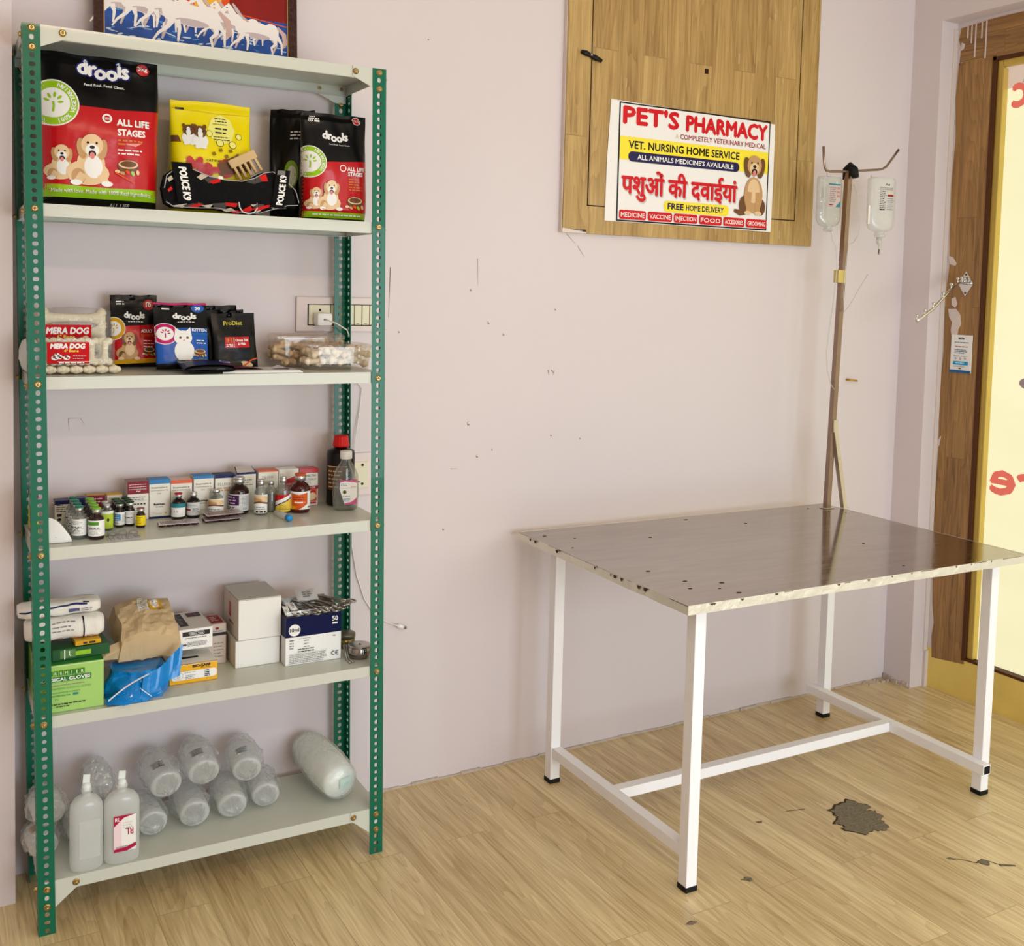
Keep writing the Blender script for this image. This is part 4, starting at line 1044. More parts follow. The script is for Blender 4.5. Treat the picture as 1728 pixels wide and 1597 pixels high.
for pts, mm in (([(14,44),(24,36),(28,44),(18,52)],CBG),([(14,70),(22,62),(26,68),(16,76)],CR),([(82,36),(95,26),(112,30),(92,42)],CBG),([(98,38),(120,32),(136,40),(110,50)],CG),([(110,44),(138,34),(136,44),(118,50)],CR),([(196,40),(228,22),(236,36),(214,44)],CG),([(228,24),(246,16),(250,34),(236,36)],CR),
        ([(26,106),(60,99),(50,110)],CBG),([(50,104),(84,94),(98,98),(70,110)],CG),([(62,105),(86,97),(98,100),(78,109)],CR),([(92,102),(118,98),(112,108)],CBG),([(116,96),(150,92),(148,108),(126,110)],CG),([(146,92),(176,92),(172,102),(150,100)],CR),([(140,110),(160,104),(176,112),(150,114)],CBG),([(158,112),(178,108),(180,116),(166,116)],CR),([(178,112),(206,96),(212,106),(196,115)],CR),([(206,94),(240,90),(236,96),(216,102)],CG),([(208,104),(246,92),(268,90),(250,98),(222,108)],CR),([(205,94),(222,92),(212,98)],CBG),([(216,110),(234,104),(224,113)],CBG),([(258,94),(292,92),(296,98),(262,102)],CG),([(252,96),(270,92),(262,101)],CBG)): a.poly(pts, mm)
a.stroke([(x*1000+1, Yv(z)+2) for x, z in upper], 1.8, PIPE); a.stroke([(x*1000-1, Yv(z)-2) for x, z in lower], 1.8, PIPE)
a.rect(132,30,142,37,WHITE)
def vfn(x, z, l): return (x, .02+vest_y(x, z)*.99-.0066-l-.0012, z)
a.build('camouflage_print', hn, vfn, .012, .00008)
m = MB(); m.use(mat('black_webbing', (10,10,11), .9, bump=.4, bscale=200))
m.grid(lambda u_, v_: (.055+.215*u_, vfn(.055+.215*u_, .030+.038*v_, 0)[1]-.004, .030+.038*v_), 12, 2)
m.grid(lambda u_, v_: (.055+.215*u_, vfn(.055+.215*u_, .030+.038*v_, 0)[1]-.001, .030+.038*v_), 12, 2); m.build('handle_webbing', hn, fix=False)
for (x0, tilt, nm) in ((.030, -.10, 0), (.262, .16, 1)):
    m = MB(); wv_ = .047 if nm == 0 else .036; hh = .094
    def sf(u_, v_, off=0.0): z = .022+hh*v_; x = x0+wv_*u_+tilt*(-.5+v_)*.12*(1 if nm else 1); return (x, vfn(min(.32, max(0, x)), z, 0)[1]-.007-off-.004*math.sin(PI*u_), z)
    m.use(mat('black_webbing', (0,0,0))); m.grid(lambda u_, v_: sf(u_, v_), 6, 10); m.grid(lambda u_, v_: sf(u_, v_, -.0035), 6, 10); m.build('strap', hn, fix=False)
    a = Art(wv_, hh, wv_*1000, hh*1000)
    if nm == 0: a.text('POLICE K9', 14, 12, 17, WHITE, w=76, bold=.05, rot=90)
    else: a.text('POLICE K9', 27, 86, 16, WHITE, w=72, bold=.05, rot=-90); a.rect(3,2,22,13,mat('camo_grey_light',(120,118,116),.7))
    a.build('lettering', hn, lambda x, z, l: sf(x/wv_, z/hh, .0012+l), .012, .0001)
m = MB(); m.use(mat('white_nylon_ring', (225,225,225), .4), True)
m.tube([(.176,-.018,.030),(.177,-.021,.018),(.184,-.022,.007),(.198,-.022,.003),(.212,-.022,.007),(.219,-.021,.018),(.220,-.018,.030)], .0016, 8); m.build('d_ring', hn)

r, fn = pouch('dog_food_bag', 'medium black and red dog food bag at the right end of the top shelf', 'pet food bag', .722, .052, Z1, .172, .272, .10, BAGBLK, 5, -.03, 0, 5, .25, .006, 'black and red dog food bags', .03)
a = Art(.172, .272, 470, 745)
a.poly([(0,352),(200,340),(470,322),(470,760),(0,760)], REDF); a.rect(0,685,470,725,LIME); a.rect(0,725,470,745,BAGBLK)
a.lines(60,25,40,1,8,6,WHITE,1,.1); a.lines(48,40,80,1,10,8,WHITE,2,.1); a.text('USA', 48, 66, 14, WHITE, w=34, bold=.05); a.lines(88,53,40,1,10,12,WHITE,2,.1)
a.ell(392,38,30,28,WHITE); a.ell(392,38,26,24,REDF); a.text('1.2kg', 372, 44, 14, WHITE, w=42)
logo_drools(a, 138, 178, 55, WHITE); a.text('Feed Real. Feed Clean.', 180, 222, 10, WHITE, w=150)
badge(a, 38, 345, 105, LIME, 'VEGETARIAN', 40, -60); a.ring(268,380,18,24,WHITE)
a.text('ALL LIFE', 300, 396, 27, WHITE, w=128, bold=.04); a.text('STAGES', 306, 430, 26, WHITE, w=108, bold=.04); a.lines(310,450,100,5,18,8,ORTXT,5)
pup(a, 80, 670, 150, PBC, PBR, WHITE); pup(a, 185, 672, 205, PBC, PBR, WHITE); bowl_art(a, 355, 610, 120)
a.lines(60,700,360,1,10,8,WHITE,8,.05)
a.build('print', r, fn, .005, .00014)
r, fn = pouch('dog_food_bag', 'crumpled black dog food bag standing behind and left of the medium one', 'pet food bag', .632, .182, Z1, .120, .290, .07, BAGBLK, 7, -.55, 0, 4, .25, .010, 'black and red dog food bags', .08)
a = Art(.120, .290, 300, 720)
a.ell(170,420,50,90,mat('dim_lime_print',(120,160,40),.4)); a.ell(175,430,34,66,mat('pale_badge',(200,205,190),.4)); a.text('GIC', 70, 560, 34, LIME, w=130, rot=-75); a.lines(150,140,90,3,22,9,WHITE,4,.3)
a.build('print', r, fn, .008)

# ------------------------------------------------------------------ second tier: treats
BONE = mat('rawhide_bone', (226, 214, 186), .6, bump=.25, bscale=60, var=.08, vscale=20)
def bone_mesh(mb, c, ax, L, r, up=(0, 0, 1)):
    """a knuckled chew bone along ax centred at c"""
    c, ax, up = Vector(c), Vector(ax).normalized(), Vector(up); sd_ = ax.cross(up).normalized()
    mb.tube([c-ax*L*.5, c-ax*L*.40, c-ax*L*.28, c, c+ax*L*.28, c+ax*L*.40, c+ax*L*.5], [r*.9, r*1.05, r*.72, r*.62, r*.72, r*1.05, r*.9], 10)
    for e_ in (-1, 1):
        for q in (-1, 1):
            k = c+ax*L*.44*e_+sd_*r*.75*q
            mb.lathe([(r*.1,-r*.75),(r*.55,-r*.55),(r*.8,0),(r*.55,r*.55),(r*.1,r*.75)], 10, k)
def bone_pack(label, u, v, z, cols, L, r, rows, size, rz=0):
    k = thing('chew_bone_pack', label, 'dog chew pack', (0,0,0), 0, 'packs of rawhide bones'); place(k, u, v, z, rz)
    wd = cols*r*2.5
    for i in range(cols):
        m = MB(); m.use(BONE, True)
        bone_mesh(m, (r*1.2+i*r*2.5, r*1.2, L/2+.002), (0, 0, 1), L, r, (0, 1, 0)); m.build('bone', k)
        for j in range(rows):
            m = MB(); m.use(BONE, True); bone_mesh(m, (r*1.2+i*r*2.5, r*1.2+.055, r+.001+j*r*2.1), (0, 1, 0), .075, r*.95); m.build('bone', k)
    m = MB(); m.use(THINF, True)
    def wrap(u_, v_):
        t_ = 2*PI*u_; q = (abs(math.cos(t_))**5+abs(math.sin(t_))**5)**(-1/5)
        return (wd/2-.0+(wd/2+.006)*q*math.cos(t_)+.002*noise.noise((u_*9, v_*9, z)), r*1.2+(r*1.35)*q*math.sin(t_), .001+(L+.006)*v_)
    m.grid(wrap, 32, 8, True); m.build('clear_wrapper', k)
    a = Art(wd*.60, L*.90, 330, 180)
    a.rect(0,0,330,180,mat('mera_red_card', (196, 8, 20), .6, spec=.15)); a.text('MERA DOG', 26, 52, 40, WHITE, w=265, bold=.08, shear=.15); a.text(size+'" Bone', 130, 82, 22, PY, w=115, bold=.03)
    if True:
        for x, y, s_ in ((60,130,36),(92,122,34),(76,104,26),(150,128,34)): a.ell(x, y, s_*.8, s_*.55, WHITE); a.ell(x-6, y-8, s_*.34, s_*.3, PBD); a.ell(x+10, y+4, s_*.3, s_*.2, INK)
        a.lines(200,112,110,2,20,5,WHITE,3)
    a.rect(80,160,330,163,WHITE); a.lines(90,166,210,1,10,9,WHITE,5,.1)
    a.build('label_card', k, lambda x, y, l: (.008+x, -r*.20-.0012-l, L*.05+y))
bone_pack('short rawhide bone pack with red label at the front left of its shelf', .035, .062, Z2+.022, 5, .054, .0118, 0, '4', 0)
k = thing('chew_bone_pack', 'loose layer of white rawhide bones under the front red-labelled pack', 'dog chew pack', (0,0,0), 0, 'packs of rawhide bones'); place(k, .035, .055, Z2)
for i in range(6):
    m = MB(); m.use(BONE, True); bone_mesh(m, (.014+i*.0275, .05, .0105), (0, 1, 0), .095, .0098); m.build('bone', k)
k = thing('chew_bone_pack', 'taller rawhide bone pack with red label, behind the short one', 'dog chew pack', (0,0,0), 0, 'packs of rawhide bones'); place(k, .035, .140, Z2)
for i in range(4):
    m = MB(); m.use(BONE, True); bone_mesh(m, (.072, .018, .027+i*.0325), (1, 0, 0), .142, .0165, (0, 1, 0)); m.build('bone', k)
m = MB(); m.use(THINF, True); m.grid(lambda u_, v_: (-.004+.160*v_, .018+.026*(abs(math.cos(2*PI*u_))**5+abs(math.sin(2*PI*u_))**5)**(-1/5)*math.sin(2*PI*u_)*(.3+.7*math.sin(PI*v_)**.25), .0800+.0700*(abs(math.cos(2*PI*u_))**5+abs(math.sin(2*PI*u_))**5)**(-1/5)*math.cos(2*PI*u_)*(.9+.1*math.sin(PI*v_))+.002*noise.noise((u_*9, v_*9, 3))), 32, 12, True); m.build('clear_wrapper', k)
a = Art(.104, .072, 330, 200); a.rect(0,0,330,200,mat('mera_red_card', (196, 8, 20), .6, spec=.15)); a.text('MERA DOG', 22, 58, 40, WHITE, w=285, bold=.06, shear=.15); a.text('6" Bone', 95, 88, 22, PY, w=120, bold=.03); a.ell(290,84,22,14,PBC)
a.build('label_card', k, flat_front(.006, .038, -.0095))
k = thing('treat_packet', 'small clear treat packet poking out left of the rack post', 'treat packet', (0,0,0), 0); place(k, .012, .11, Z2+.002, .1)
m = MB(); m.use(film('milky_packet', (238,238,236), .12, .55, .2, .8, 30), True); m.grid(lambda u_, v_: ((.022*math.sin(PI*v_)**.5+.004)*math.cos(2*PI*u_)*.9+.004*noise.noise((u_*6,v_*6,1)), .035*math.sin(2*PI*u_)*(.4+.6*math.sin(PI*v_)), .080*v_), 18, 10, True); m.build('packet', k)

def small_pouch(label, u, v, w, h, t, seed, lean, rz, art, roll=0.0, z=Z2, group='small pet food sachets', m=None, name='pet_food_sachet'):
    r, fn = pouch(name, label, 'pet food sachet', u, v, z, w, h, t, m or BAGBLK, seed, rz, lean, 2.4, .10, .0022, group, .025, 30, 36, .06, roll)
    if art:
        a = Art(w, h, 400, 600); art(a); a.build('print', r, fn, .0042, .00014)
    return r
def art_adult(a):
    a.poly([(0,290),(150,265),(400,250),(400,560),(0,560)], REDF); a.poly([(0,545),(200,540),(400,528),(400,565),(0,580)], GOLDF)
    a.lines(50,52,70,2,20,10,WHITE,2,.1); a.ell(325,85,46,44,REDF); a.text('10', 304, 104, 34, WHITE, w=42, bold=.05); a.lines(304,60,44,1,10,9,WHITE,3,.1)
    logo_drools(a, 115, 195, 52, WHITE); a.lines(145,226,130,1,8,7,WHITE,4,.1); badge(a, 22, 285, 92, GOLDF)
    a.text('ADULT', 252, 320, 26, WHITE, w=98, bold=.04); a.text('NUTRITION', 252, 352, 20, ORTXT, w=140); a.lines(270,385,90,3,24,7,WHITE,6)
    pup(a, 150, 545, 230, PBR, PBD, PBC); bowl_art(a, 315, 470, 100)
def art_kitten(a):
    a.poly([(0,255),(150,240),(400,235),(400,555),(0,555)], BLUEF); a.stroke([(0,12),(400,12)],16,MAGF)
    a.lines(60,52,70,1,20,12,WHITE,2,.1); a.ell(330,52,50,36,BLUEF); a.text('20', 308, 64, 26, WHITE, w=42, bold=.05)
    logo_drools(a, 140, 145, 52, WHITE); a.lines(170,178,130,1,8,7,WHITE,4,.1); badge(a, 70, 290, 92, MAGF)
    a.text('KITTEN', 272, 270, 28, WHITE, w=112, bold=.04); a.text('NUTRITION', 272, 304, 22, LBL, w=128); a.lines(300,350,80,2,24,8,WHITE,6)
    x, y, s = 205, 540, 300
    e = lambda cx, cy, rx, ry, m: a.ell(x+cx*s, y-cy*s, rx*s, ry*s, m)
    e(0,.30,.25,.33,WHITE); e(-.02,.70,.23,.22,WHITE); a.poly([(x-.24*s,y-.72*s),(x-.20*s,y-1.02*s),(x-.04*s,y-.88*s)],WHITE); a.poly([(x+.04*s,y-.88*s),(x+.18*s,y-1.02*s),(x+.20*s,y-.72*s)],WHITE)
    for q in (-.09,.09): e(q,.70,.032,.036,PBD)
    e(0,.62,.025,.018,TONGUE); bowl_art(a, 325, 460, 95)
def art_prodiet(a):
    a.text('ProDiet', 110, 130, 46, mat('olive_gold_print',(190,180,60),.35), w=170, bold=.03); a.rect(105,262,330,380,REDF); a.text('11', 130, 320, 44, GOLDF, w=40); a.rect(185,268,189,374,WHITE)
    a.text('Ocean Fish', 200, 312, 26, WHITE, w=118, bold=.03); a.text('& Milk', 222, 352, 26, WHITE, w=72, bold=.03); a.lines(115,340,60,2,16,8,WHITE,4,.1)
    a.ell(290,560,60,26,PBC,20); a.stroke([(250,590),(330,520),(390,500)],14,ORNG); a.ell(160,560,90,40,mat('dim_olive',(60,54,34),.5))
small_pouch('black and red adult dog sachet with gold band, right of the bone packs', .255, .195, .112, .180, .035, 11, math.radians(-10), -.04, art_adult)
small_pouch('dark kitten sachet standing at the back of the blue kitten sachets', .360, .150, .120, .158, .030, 12, math.radians(-12), .02, None)
small_pouch('blue kitten sachet with white kitten, upright beside the adult dog sachet', .352, .100, .128, .165, .034, 13, math.radians(-14), .02, art_kitten)
fl = small_pouch('kitten sachet lying flat with upside-down lettering in front of the blue kitten sachet', .395, .010, .125, .088, .022, 14, math.radians(-78), .05, None, 0, Z2+.0200)
a = Art(.125,.088,400,300); 
a.rect(0,180,400,300,mat('deep_navy_print',(20,24,60),.3)); a.text('drools', 230, 60, 40, WHITE, w=120, rot=180, bold=.05); a.ell(330,200,44,34,BLUEF); a.ring(330,200,36,40,WHITE); a.lines(60,80,120,2,30,10,MAGF,3); a.rect(180,20,205,140,mat('pale_tear_strip',(150,150,156),.3))
a.build('print', fl, lambda x, y, l: (x-.0625, .011-.011*max(0,1-abs(2*x/.125-1)**2.4)**.45*max(.2,min(1,(.088-y)/.05))-l-.002, y), .012)
for i, (lab, du, dv, dz, w_, h_, ar) in enumerate((('rear black fish-flavour sachet, tallest of the stack by the tubs', -.018, .060, 0, .110, .158, None), ('middle black fish-flavour sachet peeking above the front one', -.006, .036, 0, .108, .148, None), ('front black sachet with yellow lettering and red fish label', .008, .0, 0, .112, .140, art_prodiet))):
    small_pouch(lab, .480+du, .135+dv, w_, h_, .022, 15+i, math.radians(-9), .03, ar, math.radians(-2))
# paper and leaflet lying on the shelf
pp = MB(); pp.use(WHITE); pp.prism([(0,0,0),(.195,-.005,0),(.185,.12,0),(.02,.125,0)], (0,0,.003)); pp.use(mat('white_paper_edge',(214,210,208),.7)); pp.prism([(.004,-.0002,.003),(.190,-.004,.003),(.18,.11,.003),(.03,.12,.003)], (0,0,.003))
o_ = place(pp.build('paper_stack'), .425, .022, Z2); tag(o_, 'thin stack of white papers lying in front of the fish-flavour sachets', 'papers')
for x in (.05,.085,.11,.13):
    m = MB(); m.use(INK); m.box(x,-.0008,.001,x+.001,-.0002,.005); m.build('ink_mark', o_)
lf = MB(); lf.use(mat('plum_leaflet',(120,44,74),.35)); lf.grid(lambda u_, v_: (.02+.15*u_, .03+.06*v_, .0075+.004*math.sin(u_*6)), 12, 2); lf.grid(lambda u_, v_: (.02+.15*u_, .03+.06*v_, .0069+.004*math.sin(u_*6)), 12, 2)
lf.use(mat('silver_foil',(200,200,204),.25,.8)); lf.grid(lambda u_, v_: (.135+.04*u_, .028+.03*v_, .009+.006*math.sin(u_*4)*v_), 6, 3)
o_ = place(lf.build('foil_leaflet', None, None, False), .425, .022, Z2); tag(o_, 'crumpled plum and silver foil wrapper on top of the white papers', 'wrapper')
# two clear tubs of biscuits
TUB = film('clear_tub_plastic', (252, 248, 245), .12, .07, .06, .15, 10)
BISC = mat('dog_biscuit', (216, 188, 146), .7, bump=.2, bscale=50, var=.12, vscale=15); BISCL = mat('pale_dog_biscuit', (240, 226, 198), .7, bump=.2, bscale=50)
def tub(label, u, v, w, d, h, seed, bm_, n, rz=0.0, rr_=.011, LL=.055, group='clear tubs of dog biscuits'):
    k = thing('biscuit_tub', label, 'food tub', (0,0,0), 0, group); place(k, u, v, Z2+.0012, rz)
    m = MB(); m.use(TUB, True)
    def wall(u_, v_):
        t_ = 2*PI*u_; q = (abs(math.cos(t_))**7+abs(math.sin(t_))**7)**(-1/7); g = .93+.07*v_
        return (w/2+w/2*q*math.cos(t_)*g, d/2+d/2*q*math.sin(t_)*g, .001+h*.86*v_)
    gq = m.grid(wall, 48, 4, True); m.face(gq[0][::-1]); m.build('tub', k)
    m = MB(); m.use(TUB, True)
    prof = ((1.03,.84),(1.035,.92),(.99,.97),(.92,.99),(.88,.95),(.5,.95),(.02,.95))
    rings = []
    for g, zz in prof:
        rings.append([m.v((w/2+w/2*g*math.cos(t_)*(abs(math.cos(t_))**7+abs(math.sin(t_))**7)**(-1/7), d/2+d/2*g*math.sin(t_)*(abs(math.cos(t_))**7+abs(math.sin(t_))**7)**(-1/7), h*zz)) for t_ in [2*PI*i/48 for i in range(48)]])
    for A, B in zip(rings, rings[1:]):
        for i in range(48): m.face([A[i], A[(i+1)%48], B[(i+1)%48], B[i]])
    m.build('lid', k)
    rn = random.Random(seed); done = 0
    rowsz = max(2, int((h*.80)/(rr_*2.1)))
    for j in range(rowsz):
        for c_ in range(n):
            for dd in (0, 1):
                x = rr_*2.0+(w-rr_*4.0)*(c_+.35*(j%2)+.2*dd)/(n-.5); y = d*(.24+.5*dd)
                b_ = MB(); b_.use(bm_, True); an = rn.uniform(-.9,.9)
                bone_mesh(b_, (min(max(x, LL*.42), w-LL*.42), min(max(y, rr_*2.4), d-rr_*2.4), rr_*1.6+.004+j*rr_*2.0), (math.cos(an), math.sin(an)*.5, rn.uniform(-.35,.35)), LL*rn.uniform(.75,1), rr_)
                b_.build('biscuit', k)
tub('front clear tub of pale bone biscuits at the right end of the second shelf', .653, .062, .170, .115, .067, 3, BISCL, 5, 0, .0108, .052)
tub('rear clear tub of brown stick biscuits behind the front tub', .600, .180, .190, .095, .086, 4, BISC, 5, 0, .009, .07)

# ------------------------------------------------------------------ third tier: cartons, vials, bottles
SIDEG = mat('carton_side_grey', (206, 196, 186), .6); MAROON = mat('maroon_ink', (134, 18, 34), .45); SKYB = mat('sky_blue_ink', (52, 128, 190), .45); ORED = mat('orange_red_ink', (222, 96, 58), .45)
NAVYC = mat('navy_carton', (30, 34, 84), .5); TAN = mat('kraft_tan', (202, 156, 92), .6); YTOP = mat('yellow_carton', (220, 176, 60), .55); CREAMB = mat('cream_carton', (234, 228, 214), .5)
GRP = 'small medicine cartons along the back of the middle shelf'
def med(label, u, v, w, h, band, d=.042, rz=0.0, top=None, front=None, art=None, bandh=.09, foot=None):
    r = carton('medicine_carton', label, 'medicine carton', u, v, Z3, w, d, h, rz, front or CREAMB, SIDEG, top or band or CREAMB, GRP)
    a = Art(w, h, 200, 400)
    if band: a.rect(0, 0, 200, 400*bandh, band)
    if foot: a.rect(0, 380, 200, 400, foot)
    if art: art(a)
    if a.items: a.build('print', r, flat_front(0, 0))
    return r
def but(col):
    def f_(a):
        a.text('Butaphosphan &', 22, 88, 15, INK, w=150); a.text('Cyanocobalamin Inj', 14, 116, 13, GREYINK, w=165); a.text('(Vet)', 72, 148, 14, GREYINK)
        a.text('Butrican', 45, 262, 20, INK, w=100, bold=.05); a.lines(60,276,70,1,10,7,GREYINK,3,.1); a.stroke([(30,330),(70,350),(120,345)],2,GREYINK); a.ell(155,345,10,7,GOLDF)
    return f_
med('navy-topped white carton behind the green-capped clear vials, first of the back row', .070, .236, .0345, .060, NAVYC, .034, 0, mat('navy_grey_top',(82,82,112),.5), None, lambda a: (a.lines(20,70,130,4,34,12,INK,2), a.rect(30,220,90,262,INK), a.ell(60,310,26,26,INK)), .16)
med('second navy-topped carton, just left of the maroon and tan one', .1062, .238, .0345, .062, NAVYC, .032, 0, mat('navy_grey_top',(0,0,0)), None, None, .45)
med('low maroon carton with tan top in the back row', .143, .240, .0445, .066, MAROON, .034, 0, TAN, MAROON, lambda a: (a.text('Enrocin', 55, 60, 24, WHITE, w=105, bold=.03), a.lines(60,90,110,1,20,12,WHITE,3,.1)), .02)
med('low cream carton with yellow top beside the tall maroon one', .190, .240, .036, .065, YTOP, .034, 0, YTOP, None, lambda a: (a.rect(60,52,150,92,GOLDF), a.lines(70,62,70,1,20,16,PK,3,.05)), .02)
def art_mar(a):
    a.rect(0,0,200,128,MAROON); a.lines(14,30,170,3,24,5,WHITE,2,.05); a.text('Vet', 80, 108, 16, WHITE, w=42, bold=.04)
    a.lines(20,160,150,2,20,9,GREYINK,4,.1); a.rect(14,196,186,198,GREYINK); a.stroke([(40,215),(52,240),(60,222)],4,INK)
    for x in (70,100,130,160): a.ell(x,232,9,8,INK)
    a.lines(20,270,150,5,22,6,GREYINK,6)
med('tall white carton with maroon upper band in the back row', .2355, .222, .0505, .098, MAROON, .048, 0, mat('maroon_grey_top',(150,120,118),.5), None, art_mar, .32)
med('white carton with sky-blue top, standing right of the maroon-banded carton', .288, .226, .0515, .0985, SKYB, .044, 0, SKYB, None, but(SKYB), .11, NAVYI)
med('white carton with orange edge behind the two small dark bottles', .341, .229, .0535, .094, ORED, .044, 0, mat('pale_pink_top',(224,200,190),.5), None, but(ORED), .10, NAVYI)
med('white carton with bright blue top behind the first clear vial', .398, .229, .051, .1005, SKYB, .044, 0, SKYB, None, but(SKYB), .07)
med('white carton with dark navy top behind the purple-label bottle', .4525, .230, .051, .0995, NAVYI, .044, 0, NAVYC, None, lambda a: (a.text('FLUXIN', 30, 110, 28, GREYINK, w=140), a.lines(24,130,150,2,24,14,PBR,3,.1)), .08)
ob = med('white carton with an open blue-edged lid flap, middle of the back row', .508, .232, .0525, .101, NAVYI, .042, .05, mat('carton_inside_grey',(190,188,190),.7), None, lambda a: (a.lines(24,70,150,3,26,9,GREYINK,4), a.text('*', 20, 80, 30, INK)), .04)
m = MB(); m.use(NAVYI); m.prism([(0,0,.101),(.0525,0,.101),(.050,.030,.112),(.004,.030,.1125)], (0,.0006,.0008)); m.use(SIDEG); m.prism([(.002,.001,.1022),(.050,.001,.1022),(.048,.029,.113),(.006,.029,.1135)], (0,.0003,.0004)); m.build('lid_flap', ob)
med('white carton with salmon top behind the clear label vial', .5655, .230, .0535, .104, None, .044, 0, mat('salmon_top',(216,122,96),.5), None, lambda a: (a.rect(0,0,200,14,ORED), a.text('TILOX', 30, 78, 22, GREYINK, w=120), a.text('(VET)', 60, 140, 26, GREYINK, w=70)), .07)
med('white carton with red slanted block behind the yellow-label vial', .622, .236, .055, .103, None, .040, 0, WHITE, None, lambda a: (a.ell(30,55,14,12,GREYINK), a.ell(30,55,9,8,WHITE), a.poly([(60,110),(200,60),(200,400),(60,400)],mat('rose_red_print',(196,60,60),.45)), a.text('OXYTETRA', 80, 130, 22, DKRED, w=110), a.text('INJECTION', 80, 165, 20, WHITE, w=110), a.text('VET', 100, 200, 20, WHITE)))
med('red-topped carton with orange artwork next to the dark red-capped bottle', .680, .238, .0520, .101, REDF, .040, .0, REDF, None, lambda a: (a.text('IVERMECTIN', 20, 88, 26, INK, w=150), a.text('INJECTION IP', 26, 126, 22, GREYINK, w=150), a.text('(VET)', 60, 162, 24, GREYINK, w=60), a.rect(0,186,200,222,DKRED), a.text('VERMI-GR', 20, 214, 22, WHITE, w=150), a.rect(20,222,185,345,ORNG), a.ell(110,300,70,44,PBC), a.stroke([(60,330),(90,270),(150,240),(170,255)],16,DKRED), a.stroke([(20,395),(80,350),(185,345)],8,REDF), a.lines(110,360,70,1,20,20,REDF,3,.05)), .12)

AMBER = mat('amber_glass', (40, 12, 8), .06, coat=.5); DARKG = mat('dark_amber_glass', (20, 12, 10), .06, coat=.5); BLACKP = mat('black_bottle_plastic', (22, 12, 10), .25)
CLEARG = film('clear_vial_glass', (226, 228, 224), .20, .10, .04, 0)
ALU = mat('aluminium_crimp', (208, 206, 202), .3, .9)
def vial(name, label, u, v, r, h, glass, cap, art=None, group=None, W=300, H=200, lab=(.12, .62), neck=.42, flip=None, fill=None, z=Z3, rot=-.45, cat='medicine vial', shoulder=.66, arc=1.9):
    """injection vial: lathed bottle, crimped neck, flip cap, wrapped label"""
    k = thing(name, label, cat, (0,0,0), 0, group); place(k, u, v, z, rot)
    m = MB(); m.use(glass, True); hb = h*.86
    m.lathe([(.2*r,0),(.88*r,0),(.98*r,.03*h),(r,.07*h),(r,shoulder*h*.92),(.95*r,shoulder*h),(.75*r,(shoulder+.07)*h),(neck*r*1.05,(shoulder+.12)*h),(neck*r,(shoulder+.15)*h),(neck*r,hb)], 24); m.build('bottle', k)
    if fill:
        m = MB(); m.use(fill, True); m.lathe([(.2*r,.03*h),(.90*r,.03*h),(.92*r,.07*h),(.92*r,.50*h),(.1*r,.50*h)], 20); m.build('liquid', k)
    m = MB(); m.use(ALU, True); m.lathe([(neck*r*.9,.82*h),(neck*r*1.28,.825*h),(neck*r*1.28,.93*h),(neck*r*1.1,.95*h),(.1*r,.95*h)], 20); m.build('crimp', k)
    if cap:
        m = MB(); m.use(cap, True); m.lathe([(.1*r,.945*h),(neck*r*1.30,.945*h),(neck*r*1.36,.955*h),(neck*r*1.36,.985*h),(neck*r*1.2,h),(.05*r,h)], 20); m.build('cap', k)
    if art:
        lw, lh = 2*r*arc, h*(lab[1]-lab[0]); a = Art(lw, lh, W, H); art(a)
        a.build('label', k, lambda x, y, l: ((r+l)*math.cos(-PI/2+(x-lw/2)/r), (r+l)*math.sin(-PI/2+(x-lw/2)/r), h*lab[0]+y), r*.15, .00014)
    return k
def lab_white(col=None, seed=1, blk=False):
    def f_(a):
        a.rect(0,0,300,200,WHITE)
        if col: a.rect(30,18,200,62,col)
        else: a.lines(70,24,150,3,16,5,GREYINK,seed)
        a.lines(60,90,150,1,16,12,INK,seed,.1); a.lines(60,114,170,4,18,5,GREYINK,seed+1)
        if blk: a.poly([(30,40),(62,100),(30,180)],INK); a.stroke([(90,180),(150,110),(170,95)],5,INK); a.text('V', 150, 130, 26, INK)
    return f_
def lab_block(bg, blk, seed=1, x1=190):
    def f_(a): a.rect(0,0,300,200,bg); a.rect(50,30,x1,130,blk); a.lines(62,50,110,3,26,9,WHITE,seed,.2); a.lines(60,150,120,2,18,6,INK,seed+2); a.lines(205,40,80,7,18,5,GREYINK,seed+3)
    return f_
TEALC = mat('teal_flip_cap', (16, 118, 92), .35); LGREEN = mat('lime_flip_cap', (120, 186, 40), .35); DGREEN = mat('dark_green_flip_cap', (16, 70, 40), .35); REDC = mat('red_flip_cap', (176, 24, 36), .35); PINKB = mat('copper_crimp', (170, 110, 100), .35, .6); ORC = mat('orange_flip_cap', (206, 84, 40), .4); GREYC = mat('grey_flip_cap', (196,190,188), .4)
for i, lab in enumerate(('clear vial with teal cap and white label, nearest the shelf edge', 'clear teal-capped vial directly behind the foremost one', 'clear teal-capped vial, third back in its row', 'clear teal-capped vial at the back, beside the navy cartons')):
    vial('medicine_vial', lab, .1065, .078+i*.037, .0163, .076, CLEARG, TEALC, lab_white(None, i+2, True), 'clear vials with teal caps', flip=1)
for i, lab in enumerate(('amber vial with lime cap and green-striped label, nearest the shelf edge', 'lime-capped amber vial directly behind the foremost one', 'lime-capped amber vial, third back in its row', 'lime-capped amber vial at the back of its row')):
    vial('medicine_vial', lab, .1415, .060+i*.039, .0178, .073, AMBER, LGREEN, lab_white(mat('label_green',(84,150,40),.45), i+7), 'amber vials with lime caps')
